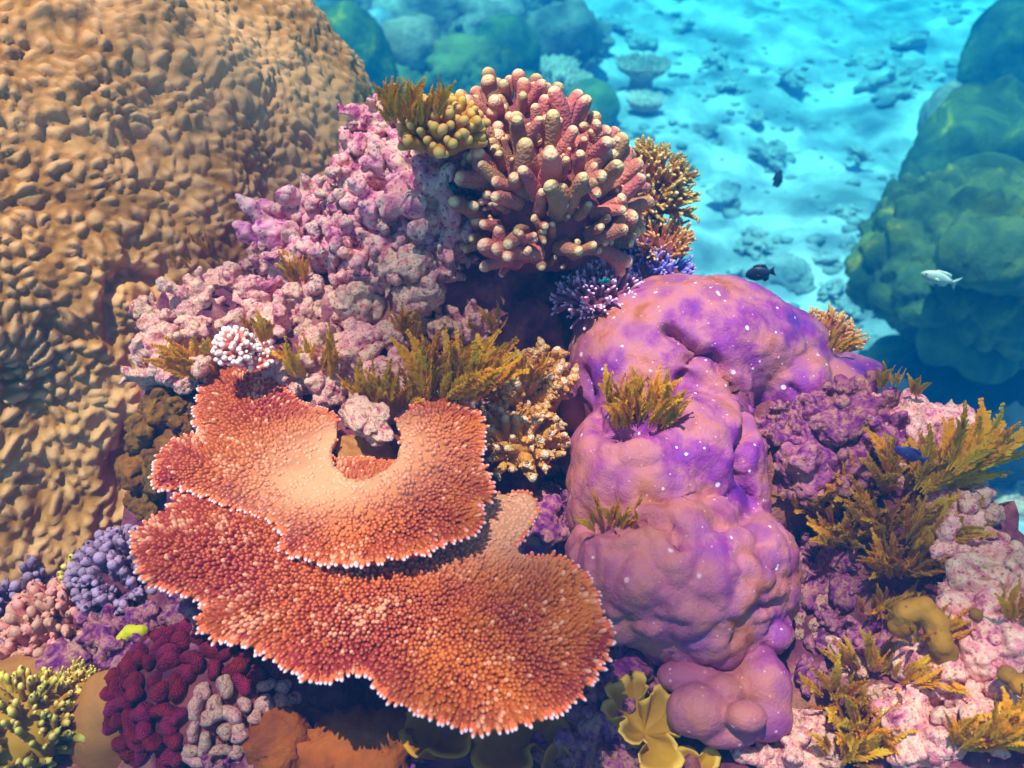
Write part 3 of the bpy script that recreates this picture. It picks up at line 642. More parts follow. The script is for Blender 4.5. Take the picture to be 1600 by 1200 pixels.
colony('pink_bead_coral', 'low pale pink beaded coral spreading from the taller beaded one', 398, 560, 1.26, 26, 14, 'knob', 60, 10, M['pinkb'], M['pinkb'], part='knob', up=.3, amin=-.1)
colony('beige_finger_coral', 'pinkish beige stubby finger coral at the foot of the brown dome', 92, 985, .76, 62, 52, 'blunt', 130, 30, M['beige'], M['finger_base'], up=.35, amin=-.3)
colony('dusky_finger_coral', 'dusky violet finger coral tucked under the rim of the table coral', 196, 905, .84, 62, 60, 'blunt', 170, 27, M['dusky'], M['finger_base'], up=.3, amin=-.35)
colony('dusky_finger_coral', 'dark brown finger coral against the base of the giant brown dome', 22, 935, .72, 50, 52, 'blunt', 70, 30, M['dusky'], M['finger_base'], up=.3, amin=-.3)
colony('dusky_finger_coral', 'tiny olive finger coral between the brown dome and the violet one', 130, 905, .80, 22, 24, 'blunt', 36, 18, M['olive'], M['finger_base'], up=.3, amin=-.3)
colony('olive_bush_coral', 'olive green bushy coral in front of a tan mound', 38, 1140, .86, 74, 60, 'blunt', 140, 30, M['olive'], M['olive'], up=.35, amin=-.3, wid=.7)
colony('olive_bush_coral', 'little yellow green bushy coral wedged between two tan mounds', 122, 1080, .84, 30, 22, 'thin', 80, 20, M['olive'], M['olive'], up=.4, amin=-.2, wid=1.3)

# magenta lobed coral
def lobes_mesh(i):
    rs = random.Random(300 + i); B = [((0, 0, 0), (.62, .42, .55))]
    for k in range(rs.randint(1, 2)): an = rs.uniform(0, 6.28); B.append(((math.cos(an) * .5, math.sin(an) * .45, rs.uniform(-.1, .1)), (.42, .38, .5)))
    me = blob('lobe', B, .11, 3); displace(me, lambda V: .05 * fbm(V * 2 + i, 2))
    V, _ = get_np(me); add_attr(me, 'tip', np.clip(V[:, 2] + .4, 0, 1)); return me
def magenta():
    c = PZ(325, 1085, .86); d = depth(c); k = d / F; rad = np.array([150, 120, 95]) * k
    root = thing('cauliflower_coral', 'crimson magenta cauliflower coral under the orange table coral', 'coral', c - [0, 0, rad[2] * .5]); org = np.array(root.location)
    dome('base', org, c, rad * .93, M['finger_base'], root)
    ms = [lobes_mesh(i) for i in range(6)]; vm = [variant(x, M['magenta']) for x in ms]; vd = [variant(x, M['crust']) for x in ms]
    g = math.pi * (3 - 5 ** .5); rs = random.Random(5); n = 300
    for i in range(n):
        y = 1 - 2 * (i + .5) / n
        if y < -.3: continue
        r_ = math.sqrt(1 - y * y); v = np.array([math.cos(g * i) * r_ + rs.gauss(0, .03), math.sin(g * i) * r_ + rs.gauss(0, .03), y]); v /= np.linalg.norm(v)
        dead = v[0] > .05 and v[1] < -.35 + .25 * v[0] + rs.gauss(0, .12)
        s = rs.uniform(18, 27) * k
        o = obj('lobe', rs.choice(vd if dead else vm), None, root, c + v * rad - org, aim(v + [0, 0, .2], rs.uniform(0, 6.28)), (s, s, s * rs.uniform(.8, 1.25)))
        if dead: o['label'] = 'dead lobe crusted over in pale pink'
magenta()
# smooth tan mounds at the lower left
def mound(name, label, px, py, z, rx, ry, rz, m, amp=.05, group=None, vox=.012, cells=0.0, extra=()):
    c = PZ(px, py, z); k = depth(c) / F
    B = [((0, 0, 0), (rx * k, ry * k, rz * k))] + [((a * k, b * k, e * k), (f * k, g * k, h * k)) for a, b, e, f, g, h in extra]
    me = blob(name, B, vox, 3)
    def f(V):
        s = 1 / (rx * k); r_ = amp * rx * k * fbm(V * s * 1.6 + px * .1, 4)
        if cells:
            f1, f2, cid = worley(V * s * 5.0 + px); g1, g2, _ = worley(V * s * 12 + px); r_ = r_ + cells * .4 * rx * k * np.clip((g2 - g1) * 2, 0, 1) ** .6; r_ = r_ + cells * rx * k * np.clip((f2 - f1) * 2, 0, 1) ** .6
        return r_
    displace(me, f)
    return tag(obj(name, me, m, loc=c), label, 'coral' if 'rock' not in name else 'rock', group)
mound('tan_mound_coral', 'smooth tan dome coral behind the crimson cauliflower coral', 190, 1130, .80, 78, 90, 95, M['tan'])
mound('tan_mound_coral', 'smooth tan dome coral behind the olive bushy coral', 30, 1090, .76, 80, 70, 55, M['tan'])
mound('orange_lump_coral', 'knobbly orange brown coral in the shade below the table coral', 560, 1180, .86, 75, 50, 42, M['orange'], .16, cells=.28, extra=[(40, 20, 20, 35, 30, 30), (-45, -15, 10, 40, 40, 30)])
mound('orange_lump_coral', 'rough brown lump beside the crimson coral and the dark shade', 440, 1165, .86, 46, 50, 60, M['orange'], .16, cells=.24)

# ------------------------------------------------------------------ rocks
def rock_mesh(i, knobby):
    rs = random.Random(500 + i); B = [((0, 0, 0), (.6, .54, .46) if knobby else (.7, .62, .52))]
    if knobby:
        for k in range(16):
            v = np.array([rs.gauss(0, 1), rs.gauss(0, 1), rs.gauss(.3, .9)]); v /= np.linalg.norm(v); l = rs.uniform(.22, .38)
            B.append((v * np.array([.70, .64, .6]) * rs.uniform(.85, 1.2), (l * .55, l * .6, l * rs.uniform(.9, 1.7)), aim(v + np.array([rs.gauss(0, .5) for _ in range(3)]))))
    else:
        for k in range(6):
            v = np.array([rs.gauss(0, 1), rs.gauss(0, 1), rs.gauss(0, 1)]); v /= np.linalg.norm(v); l = rs.uniform(.28, .5)
            B.append((v * .5, (l, l * rs.uniform(.7, 1.1), l * rs.uniform(.6, 1)), rq(i * 31 + k)))
    me = blob('rock', B, .045 if knobby else .05, 1)
    def f(V):
        a1, a2, _ = worley(V * 3.2 + i); b1, b2, _ = worley(V * 8 + i * 3)
        return .12 * fbm(V * 2.0 + i * 5, 3) + .14 * (.45 - a1) + .035 * (.45 - b1) + .012 * fbm(V * 12 + i, 2) - (.10 * sstep(.5, .8, fbm(V * 5 + i * 9, 2)) if not knobby else 0)
    displace(me, f); return me
ROCK = [rock_mesh(i, False) for i in range(8)]; KNOB = [rock_mesh(20 + i, True) for i in range(8)]
MARKS = [(130, 350, 'brown dome coral'), (645, 150, 'golden crest seaweed'), (697, 200, 'knobbed mustard coral'), (850, 300, 'finger coral'), (368, 548, 'pink beaded coral'), (318, 560, 'seaweed fan'), (570, 660, 'cream slab'), (400, 620, 'table coral top'), (470, 430, 'thin seaweed strand'), (640, 500, 'upright seaweed sprig'), (490, 550, 'ragged seaweed'), (740, 560, 'largest seaweed bush'), (610, 600, 'thick seaweed clump'), (830, 620, 'beaded cone coral'), (812, 690, 'cream coral'),
         (702, 296, 'striped teal fish'), (1422, 710, 'slate blue fish'), (1440, 970, 'hooked sponge'), (1180, 620, 'mauve coral shoulder'), (1220, 960, 'mauve coral flank'), (1180, 1100, 'small mauve coral'), (1010, 1120, 'ruffled leather coral'), (1380, 600, 'seaweed spikes'), (1590, 1065, 'sponge balls'), (800, 1150, 'mustard leather corals'), (300, 1080, 'crimson coral'), (196, 905, 'dusky violet coral'), (92, 985, 'beige finger coral'), (205, 990, 'lime sponge'), (1530, 730, 'longest seaweed spray'), (950, 1040, 'table coral rim'), (780, 480, 'dark hollow'), (1500, 1180, 'matted bottom seaweed'), (1320, 1150, 'matted brown seaweed'), (1340, 850, 'drooping seaweed'), (1215, 280, 'upright dark fish'), (1188, 427, 'oval dark fish'), (1005, 102, 'grey table coral'), (888, 128, 'ridged table coral'), (1008, 158, 'little table coral'), (925, 165, 'green mound'), (1470, 400, 'large green boulder'), (1530, 225, 'green ledge coral'), (1480, 190, 'craggy coral head'), (1030, 300, 'yellow bushy coral'), (1290, 535, 'pale bushy coral'), (1590, 85, 'dark overhang'), (880, 50, 'blue-grey rock'), (190, 1130, 'tan dome'), (560, 1180, 'orange lump coral'), (858, 815, 'table coral notch'), (1230, 905, 'dark gully')]
def near(label, px, py):
    a, b = sorted(MARKS, key=lambda m: (m[0] - px) ** 2 + (m[1] - py) ** 2)[:2]; return label + ' near the %s and the %s' % (a[2], b[2])
_rk = random.Random(77)
def rock(name, label, px, py, rpx, m, knobby=False, sink=.0, group=None, sq=(1, 1, 1), cat='rock', at=None):
    p = hit(px, py) if at is None else np.asarray(at); r = rpx * depth(p) / F
    me = variant(_rk.choice(KNOB if knobby else ROCK), m)
    if at is None: r *= _rk.choice((.7, .85, 1.0, 1.15, 1.5)); sink = sink + _rk.uniform(-.35, .15)
    o = obj(name, me, None, loc=p - np.array([0, 0, r * sink]), rot=Quaternion((0, 0, 1), _rk.uniform(0, 6.28)) @ Quaternion((1, 0, 0), _rk.uniform(-.4, .4)), scale=(r * 1.35 * sq[0], r * 1.35 * sq[1], r * 1.35 * sq[2]))
    return tag(o, label, cat, group)
G1 = 'pale coralline rocks heaped left of the finger coral'; L1 = 'pale pink coralline rock in the heap behind the table coral'
for px, py, r in [(235, 500, 40), (250, 540, 46), (300, 475, 50), (240, 590, 34), (290, 600, 30), (350, 440, 52), (395, 455, 44), (265, 575, 34), (430, 500, 40), (330, 540, 40), (470, 470, 46), (540, 470, 50), (600, 440, 46), (640, 420, 40), (560, 540, 50), (620, 520, 46), (500, 540, 38), (520, 590, 36), (590, 590, 40), (640, 590, 34), (690, 515, 44), (730, 520, 34), (450, 590, 30), (560, 410, 42), (690, 600, 36), (745, 640, 34), (560, 640, 40), (620, 640, 30), (510, 620, 26), (410, 540, 30), (480, 510, 30), (655, 470, 36), (720, 660, 26), (590, 660, 34)]:
    rock('coralline_rock', near('pale pink rock', px, py), px, py, r, M['crust'], knobby=_rk.random() < .45, group=G1)
G2 = 'knobbly dead coral rubble between the brown dome and the finger coral'; L2 = 'knobbly purple-pink dead coral rubble beside the finger coral'
for px, py, r in [(360, 370, 40), (400, 340, 42), (440, 380, 40), (480, 340, 42), (500, 300, 40), (540, 360, 44), (520, 260, 42), (560, 300, 46), (600, 340, 46), (580, 240, 42), (620, 280, 46), (640, 230, 44), (660, 330, 46), (600, 390, 40), (650, 380, 42), (690, 370, 38), (700, 300, 40), (680, 260, 44), (600, 210, 36), (560, 220, 34), (720, 250, 34), (460, 420, 36), (420, 415, 34), (720, 400, 30), (510, 400, 38), (690, 420, 28), (540, 330, 34), (640, 300, 34)]:
    rock('dead_coral_rubble', near('knobbly dead coral', px, py), px, py, r, M['rubble'], knobby=True, sink=-.15, group=G2)
G3 = 'lumpy violet rocks at the right of the mauve coral'; L3 = 'lumpy violet-pink rock heaped right of the mauve coral'
for px, py, r in [(1220, 690, 44), (1265, 720, 48), (1300, 670, 42), (1330, 720, 44), (1240, 760, 36), (1300, 760, 38), (1350, 650, 36), (1195, 690, 22), (1270, 640, 34), (1310, 625, 30), (1230, 650, 28), (1380, 700, 34), (1290, 800, 28), (1180, 700, 20)]:
    rock('violet_rock', near('lumpy violet rock', px, py), px, py, r, M['violet_rock'], knobby=_rk.random() < .6, sink=-.1, group=G3)
G4 = 'pale pink rocks scattered through the seaweed at the right'; L4 = 'pale pink boulder among the brown seaweed at the right'
for px, py, r in [(1370, 640, 34), (1410, 630, 32), (1400, 680, 26), (1460, 680, 46), (1440, 650, 30), (1360, 690, 20), (1420, 720, 28), (1340, 690, 18), (1420, 760, 28), (1480, 800, 50), (1530, 800, 46), (1500, 860, 50), (1560, 720, 22), (1570, 770, 34), (1590, 740, 22), (1550, 940, 44), (1500, 960, 40), (1530, 1010, 52), (1590, 1020, 46), (1470, 1050, 40), (1560, 1080, 44), (1420, 1130, 52), (1460, 1160, 36), (1530, 1120, 34), (1390, 1090, 32), (1260, 1140, 40), (1240, 1190, 46), (1290, 1180, 30), (1590, 880, 36), (1590, 1150, 36), (1330, 1040, 30), (1425, 1125, 60), (1490, 830, 62), (1545, 1000, 64), (1565, 925, 52), (1460, 700, 44), (1250, 1165, 50)]:
    rock('pale_rock', near('pale boulder', px, py), px, py, r, M['crust'], knobby=_rk.random() < .35, group=G4)
G5 = 'thumb-like pink stubs in the dark gap right of the mauve coral'; L5 = 'pink thumb-shaped stub in the dark gap by the mauve coral'
for px, py, r in [(1247, 975, 20), (1245, 995, 18), (1275, 985, 20), (1272, 1005, 18), (1285, 950, 22), (1300, 925, 18)]:
    rock('pink_stub', L5, px, py, r, M['crust'], sink=-.2, group=G5, sq=(.8, .8, 1.3))
G6 = 'shaded purple rocks under the table coral'; L6 = 'dim purple encrusted rock in the shade under the table coral'
for px, py, r in [(640, 1170, 40), (930, 1090, 40), (960, 1140, 34), (900, 1160, 40), (980, 1060, 40), (1010, 1040, 36), (830, 840, 36), (860, 830, 34), (860, 780, 30), (850, 720, 30), (870, 900, 30), (960, 1030, 34), (1000, 1190, 34), (280, 960, 34), (230, 970, 30), (180, 1000, 34), (250, 1010, 36), (320, 985, 34), (110, 1040, 30), (210, 1030, 26), (290, 930, 30), (150, 960, 30), (420, 1180, 34), (350, 1190, 34), (1240, 880, 34), (1260, 920, 34), (1320, 880, 34), (1300, 970, 34), (1330, 930, 36), (1290, 1010, 30), (1310, 1080, 34), (1350, 1000, 30), (1260, 1060, 30), (1340, 890, 30), (1270, 850, 26)]:
    rock('shaded_rock', near('dim purple rock' if px > 600 else 'violet grey rubble', px, py), px, py, r, M['violet_rock'], knobby=_rk.random() < .5,
         group=G6 if 600 < px < 1100 else ('dim rocks in the gully right of the mauve coral' if px > 1100 else 'violet grey rubble below the table coral rim'))
M['tan_rock'] = mat('brown_block', [(0.3, srgb(70, 44, 18)), (0.5, srgb(112, 76, 32)), (0.7, srgb(146, 104, 48))], 2.2, 7, 0.85, bump=[('noise', 10, .8)], unit=.12, rnd=.12)
for px, py, r in [(262, 585, 26), (250, 640, 30), (285, 640, 28), (240, 690, 30), (275, 700, 26), (230, 740, 28), (262, 745, 24), (215, 780, 26), (235, 800, 24), (190, 800, 28), (295, 670, 22)]:
    rock('brown_block', 'broken brown coral block in the crevice between brown dome and table coral', px, py, r, M['tan_rock'], group='broken brown blocks in the crevice left of the table coral', sink=-.2)
# pale slab lodged in the hollow of the table coral
rock('pale_slab', 'cream pink slab lodged in the notch of the table coral', 0, 0, 46, M['crust'], sink=0, sq=(1.15, .75, .55), at=PZ(572, 655, 1.235))
rock('brown_bowl_rock', 'brown rock floor inside the hollow of the table coral', 0, 0, 52, M['tan'], sink=0, sq=(1.1, .9, .35), at=PZ(575, 715, 1.16))
rock('notch_rock', 'pink magenta rock in the notch between table coral and mauve coral', 858, 815, 40, M['violet_rock'])

# ------------------------------------------------------------------ seaweed
def frond_mesh(i):
    rs = random.Random(900 + i); n = 22; p = np.zeros(3); d = np.array([0, 0, 1.0]); b1, b2 = rs.uniform(-.05, .05), rs.uniform(-.03, .05)
    ax = [p.copy()]; ds = []
    for k in range(n):
        d = d + np.array([b1, b2, 0]) * (.4 + k / n) + np.array([rs.gauss(0, .03), rs.gauss(0, .03), 0]); d /= np.linalg.norm(d); ds.append(d.copy()); p = p + d / n; ax.append(p.copy())
    st = [k for k in range(0, n + 1, 3)]
    V, T, Fc = tube([ax[k] for k in st], [.022 * (1 - .7 * k / n) for k in st], 4, [k / n for k in st])
    for k in range(2, n):
        t = k / n; prof = (0.35 + .65 * math.sin(math.pi * min(1, t * 1.1 + .08))) * (1.0 if t < .8 else .8)
        side = np.cross(ds[k], [0, 1, .01]); side /= np.linalg.norm(side); nor = np.cross(ds[k], side)
        for s in (-1, 1):
            for rep in range(3):
                an = rs.uniform(-.7, .7); out = side * s * math.cos(an) + nor * math.sin(an); dr = out * rs.uniform(.6, .95) + ds[k] * rs.uniform(.7, 1.1); dr /= np.linalg.norm(dr)
                l = .17 * prof * rs.uniform(.7, 1.25); wd = .026 * rs.uniform(.8, 1.3); sd = np.cross(dr, nor); sd /= np.linalg.norm(sd); q = ax[k]; o = len(V)
                V += [q, q + dr * l * .5 + sd * wd, q + dr * l, q + dr * l * .5 - sd * wd, q + dr * l * .45 + nor * wd * .6]
                T += [t * .6, t * .6 + .15, min(1, t * .6 + .5), t * .6 + .15, t * .6 + .1]
                Fc += [(o, o + 1, o + 4), (o + 1, o + 2, o + 4), (o + 2, o + 3, o + 4), (o + 3, o, o + 4)]
    return mesh_np('frond', np.array(V), Fc, {'tip': T})
FRONDS = [frond_mesh(i) for i in range(7)]
for f_ in FRONDS: f_.materials.append(M['algae'])
def look(px, py):
    dg = bpy.context.evaluated_depsgraph_get(); r_ = Vector(ray(px, py)).normalized()
    ok, p, *_ = scene.ray_cast(dg, Vector(CAM), r_)
    return np.array(p) if ok else hit(px, py)
def seaweed(label, px, py, n, L, lean=(0, 0), spread=.45, wpx=20, at=None, lift=0.0, group=None):
    p = look(px, py) if at is None else np.asarray(at); k = depth(p) / F; rs = random.Random(int(px * 3 + py * 5))
    root = thing('seaweed_tuft', label, 'seaweed', p, group)
    for i in range(int(n * 1.6)):
        a = rs.uniform(-1, 1); b = rs.uniform(-.6, .6)
        # lean given in the picture: across and up
        dv = RGT * (lean[0] + a * spread) + np.array([0, 0, 1.0]) * (.9 + .2 * rs.random()) + np.array([0, 1.0, 0]) * (lean[1] + b * spread * .8)
        s = L * k * rs.uniform(.6, 1.12)
        obj('frond', rs.choice(FRONDS), None, root, np.array([a * wpx * k, b * wpx * k * .7, lift - .008]), aim(dv, rs.uniform(0, 6.28)), (s * .85, s * .85, s))
    return root
seaweed('golden seaweed tuft on the crest beside the knobbed mustard coral', 645, 182, 34, 66, (0, 0), .30, 40)
seaweed('brown seaweed fan at the left end of the rubble heap', 318, 590, 20, 92, (-.15, 0), .3, 22)
seaweed('brown seaweed tuft between pink beaded coral and rubble', 400, 530, 12, 52, (0, 0), .35, 18)
seaweed('spreading brown seaweed with ragged fronds below the rubble middle', 490, 580, 20, 76, (-.05, 0), .5, 30)
seaweed('upright brown seaweed sprig on top of the rubble heap', 640, 530, 10, 70, (0, 0), .35, 10)
seaweed('thick brown seaweed clump above the slab in the table coral', 610, 640, 30, 88, (-.05, 0), .45, 34)
seaweed('largest bushy brown seaweed sweeping toward the cream coral', 700, 615, 46, 112, (.35, .1), .5, 36)
seaweed('small brown seaweed tuft behind the beaded cone coral', 828, 590, 14, 52, (.1, 0), .3, 14)
seaweed('thin brown seaweed strand among knobbly dead coral', 470, 440, 8, 64, (-.25, 0), .2, 8)
seaweed('short seaweed wisp at the foot of the brown dome', 320, 390, 6, 40, (-.1, 0), .3, 8)
seaweed('short seaweed wisp lying along the rubble edge', 290, 415, 6, 36, (-.5, 0), .3, 8)
seaweed('dark seaweed wisp in the hollow below the finger coral', 760, 510, 10, 40, (0, 0), .5, 20)
seaweed('golden seaweed clump growing in a fold of the mauve coral', 1000, 655, 34, 84, (.02, .1), .35, 42)
seaweed('sparse dark seaweed sprig in the lower fold of the mauve coral', 955, 818, 12, 62, (0, .1), .4, 28)
seaweed('short gold seaweed behind the right shoulder of the mauve coral', 1300, 548, 10, 44, (.5, 0), .3, 14)
seaweed('seaweed wisp at the left flank of the mauve coral', 880, 765, 5, 34, (-.3, 0), .4, 6)
GS = 'brown seaweed spreading over the right-hand rocks'; LS = 'ragged brown seaweed spread across the right-hand rocks'
for px, py, n, L, ln in [(1400, 760, 18, 90, (-.1, 0)), (1340, 780, 16, 80, (-.7, -.1)), (1450, 770, 20, 110, (.8, .25)), (1500, 740, 16, 110, (.9, .4)), (1390, 840, 24, 100, (0, -.1)), (1330, 850, 20, 90, (-.5, -.3)), (1440, 850, 18, 100, (.5, 0)), (1400, 900, 24, 90, (-.2, -.3)), (1280, 800, 14, 66, (-.7, -.3)), (1460, 900, 16, 80, (.6, -.2)), (1370, 960, 14, 70, (0, -.3))]:
    seaweed(near('ragged brown seaweed', px, py), px, py, n, L, ln, .6, 30, group=GS, lift=.02)
GT = 'brown seaweed matted over the lower right rocks'; LT = 'matted brown seaweed on the lower right rubble'
for px, py, n, L, ln in [(1310, 1100, 18, 80, (-.2, -.3)), (1350, 1150, 22, 90, (0, -.2)), (1320, 1190, 16, 80, (.2, 0)), (1510, 1170, 22, 90, (.5, 0)), (1570, 1160, 20, 90, (.6, .1)), (1440, 1000, 14, 66, (0, 0)), (1350, 1050, 14, 70, (-.2, 0)), (1420, 1070, 14, 64, (.3, -.2)), (1590, 970, 14, 70, (.3, 0))]:
    seaweed(near('matted seaweed', px, py), px, py, n, L, ln, .7, 30, group=GT, lift=.02)
GU = 'pointed seaweed spikes on the violet rocks'
for px, py, L in [(1375, 615, 58), (1395, 610, 36), (1425, 625, 46), (1495, 690, 54)]:
    seaweed('pointed brown seaweed spike standing on the violet rocks', px, py, 4, L, (0, 0), .12, 6, group=GU, lift=.02)

# ------------------------------------------------------------------ leather corals and sponges
def leather(name, label, px, py, z, outline, m, frill=.010, waves=16, lift=.02):
    """fleshy sheet with a folded, curled rim"""
    c = PZ(px, py, z); poly = resample(np.array([PZ(a, b, z)[:2] for a, b in outline]), .006); cen = poly.mean(0); n = len(poly)
    rings = 22; V, Rm = [], []
    tang = np.roll(poly, -1, 0) - np.roll(poly, 1, 0); tang /= np.linalg.norm(tang, axis=1)[:, None] + 1e-9; nrm = np.stack([tang[:, 1], -tang[:, 0]], 1)
    if ((poly + nrm * .01 - cen) ** 2).sum() < ((poly - cen) ** 2).sum(): nrm = -nrm
    arc = np.arange(n) * .006; ph = waves * arc * 10 + 1.3 * perlin(np.column_stack([poly * 18, np.zeros(n)]))
    for r_ in range(rings + 1):
        t = r_ / rings; e = max(0.0, (t - .55) / .45)
        for i in range(n):
            q = cen + (poly[i] - cen) * t; w_ = math.sin(ph[i]); w2 = math.cos(ph[i])
            q = q - tang[i] * frill * 1.3 * w2 * e ** 2 + nrm[i] * frill * (.9 * w_ * e ** 2 + .5 * max(0, e - .8) * 5)
            zz = z + lift * t ** 2 - .02 * (1 - t) + frill * 1.1 * e ** 1.5 * w_ - frill * 1.2 * max(0, e - .8) ** 1.3 * 8 + .003 * math.sin(9 * q[0] * 10 + 5) * t
            V.append((q[0], q[1], zz)); Rm.append(t)
    for r_ in range(rings, -1, -2):
        t = r_ / rings
        for i in range(n):
            base = V[r_ * n + i]; q = cen + (np.array(base[:2]) - cen) * .96; V.append((q[0], q[1], base[2] - .007 - .06 * (1 - t))); Rm.append(t * .6)
    tot = len(V) // n; Fc = []
    for r_ in range(tot - 1):
        for i in range(n): j = (i + 1) % n; Fc.append((r_ * n + i, r_ * n + j, (r_ + 1) * n + j, (r_ + 1) * n + i))
    me = mesh_np(name, np.array(V) - c, np.array(Fc), {'rim': Rm})
    return tag(obj(name, me, m, loc=c), label, 'coral')
leather('leather_coral', 'bright yellow leather coral with curled ruffled edges', 1010, 1130, .93,
        [(986, 1064), (1004, 1072), (1006, 1088), (996, 1098), (1002, 1110), (1014, 1108), (1016, 1094), (1030, 1086), (1050, 1098), (1056, 1112), (1044, 1122), (1054, 1130), (1064, 1146), (1060, 1158), (1046, 1156), (1042, 1166), (1056, 1178), (1062, 1200), (1046, 1222), (1012, 1218), (998, 1204), (1000, 1188), (1012, 1178), (1006, 1168), (992, 1172), (974, 1166), (966, 1152), (976, 1142), (974, 1130), (962, 1130), (948, 1134), (940, 1118), (952, 1106), (946, 1090), (954, 1078), (970, 1078)], M['leather'], .004, 20, lift=.03)
leather('leather_coral', 'yellow leather coral lobe at the very bottom beside the ruffled one', 1090, 1195, .90, [(1050, 1190), (1070, 1178), (1090, 1182), (1112, 1180), (1118, 1195), (1110, 1215), (1060, 1215)], M['leather'], .006, 12)
leather('brown_leather_coral', 'dull mustard leather coral in shadow beneath the table coral', 690, 1150, .90, [(628, 1140), (650, 1120), (700, 1112), (750, 1122), (738, 1150), (735, 1178), (715, 1188), (690, 1186), (668, 1176), (650, 1190), (632, 1172)], M['leather_brown'], .005, 6)
leather('brown_leather_coral', 'folded mustard leather coral in the shade right of the first', 810, 1160, .89, [(742, 1150), (780, 1120), (840, 1110), (878, 1130), (884, 1160), (878, 1185), (850, 1180), (835, 1170), (820, 1180), (826, 1205), (790, 1215), (745, 1200)], M['leather_brown'], .006, 7)
leather('brown_leather_coral', 'upright mustard leather flap at the bottom right of the shade', 870, 1195, .90, [(850, 1190), (868, 1168), (880, 1172), (900, 1200), (880, 1225), (850, 1220)], M['leather_brown'], .003, 6)
def sponge(name, label, pts, z, rpx, m, taper=.85):
    P = [PZ(a, b, z + e) for a, b, e in pts]; k = depth(P[0]) / F; c = P[0]
    B = []
    for a, b in zip(P[:-1], P[1:]):
        for t in np.linspace(0, 1, 6): B.append((a + (b - a) * t - c, (rpx * k, rpx * k, rpx * k)))
    me = blob(name, B, rpx * k * .16, 3); displace(me, lambda V: .22 * rpx * k * fbm(V * 26, 4))
    return tag(obj(name, me, m, loc=c), label, 'sponge')
sponge('yellow_sponge', 'thick mustard yellow sponge arching like a hook over rock', [(1405, 975, .02), (1415, 955, .05), (1445, 950, .06), (1465, 975, .05), (1470, 1010, .03), (1478, 1025, .01)], 1.06, 19, M['sponge'])
sponge('lime_sponge', 'small bent lime yellow sponge on rubble under the table coral rim', [(190, 998, 0), (202, 986, .01), (222, 986, .01)], .92, 10, M['lime'])
for px, py, r in [(1575, 1055, 17), (1595, 1070, 20), (1525, 960, 12)]:
    mound('sponge_ball', 'rounded mustard sponge ball among lower right rocks', px, py, 1.12, r, r, r * .8, M['sponge'], group='mustard sponge balls among the rocks', vox=.004)['category'] = 'sponge'

# ------------------------------------------------------------------ the blue water side: boulders, far corals, rubble
mound('green_boulder_coral', 'large rounded green boulder coral over dark water at the right', 1560, 410, fz(.70), 205, 170, 120, M['green_boulder'], .09, vox=0.025, cells=.10, extra=[(-90, 0, -30, 90, 90, 80), (60, -90, 20, 110, 100, 70), (-120, 40, -40, 70, 70, 60)])
M['shade_toned_rock'] = mat('shade_toned_rock', [(0.3, srgb(24, 30, 34)), (0.6, srgb(52, 62, 64))], 2, 6, 0.95, bump=[('noise', 10, 0.8)])  # near-black colour stands in for the shade under the green boulder
mound('shade_fill_rock', 'added rock foot coloured dark to stand for shade beneath the large green boulder', 1540, 640, fz(.25), 190, 110, 70, M['shade_toned_rock'], .1, vox=.05, cells=.06)
mound('yellow_ridge_coral', 'yellow-streaked ridge coral in front of the large green boulder', 1570, 400, fz(.95), 105, 60, 55, M['green_boulder'], .08, vox=0.03, cells=.05)
mound('nodular_coral', 'cluster of rounded blue-green nodules under the pale green fish', 1545, 490, fz(.62), 75, 60, 55, M['green_boulder'], .05, vox=0.027, extra=[(-70, -30, -30, 45, 40, 45), (40, -40, -20, 45, 40, 40), (-10, -60, -45, 50, 40, 40), (70, 20, 20, 40, 40, 40), (-45, 20, 25, 40, 40, 35), (10, 10, 30, 32, 30, 30)])
mound('nodular_coral', 'lowest dim nodule coral above the dark gully', 1480, 530, fz(.35), 46, 40, 48, M['green_boulder'], .06, vox=0.03)
mound('nodular_coral', 'dim bluish nodule at the foot of the green boulder', 1400, 560, fz(.18), 46, 40, 40, M['green_boulder'], .06, vox=0.045)
mound('green_ledge_coral', 'humped green coral ledge behind the large green boulder', 1530, 225, fz(.55), 90, 80, 75, M['green_boulder'], .06, vox=0.045, cells=.04, extra=[(-55, -20, -40, 60, 50, 70), (40, -30, 20, 60, 50, 45), (-20, 30, 45, 36, 34, 34), (30, 30, 66, 26, 26, 28), (-50, -35, 20, 30, 30, 34)])
mound('green_ledge_coral', 'flat green coral hump wedged above the large green boulder', 1545, 275, fz(.80), 66, 50, 34, M['green_boulder'], .06, vox=0.045)
mound('dark_ledge_coral', 'dark green-blue coral overhang in the far right corner', 1590, 85, fz(.5), 80, 80, 90, M['green_boulder'], .10, vox=0.075, cells=.05)
mound('dark_ledge_coral', 'dark craggy coral head between the sand and the green ledge', 1480, 190, fz(.25), 40, 40, 60, M['grey_rock'], .15, vox=0.06, cells=.08)
mound('round_reef_coral', 'tall blue-green coral head behind the brown dome', 545, 130, fz(.45), 75, 75, 120, M['green_boulder'], .08, vox=0.06, cells=.05)
mound('round_reef_coral', 'rounded green coral mound behind the golden seaweed tuft', 620, 135, fz(.35), 62, 55, 50, M['green_soft'], .14, vox=0.045, cells=.14)
mound('round_reef_coral', 'pale green soft mound just behind the reef crest', 725, 120, fz(.40), 66, 55, 56, M['green_soft'], .14, vox=0.045, cells=.14)
mound('round_reef_coral', 'tall teal dome with a smooth top behind the reef crest', 790, 95, fz(.35), 56, 55, 72, M['green_boulder'], .06, vox=0.06)
mound('round_reef_coral', 'low teal dome at the right of the tall teal one', 825, 160, fz(.3), 40, 40, 50, M['green_boulder'], .08, vox=0.06)
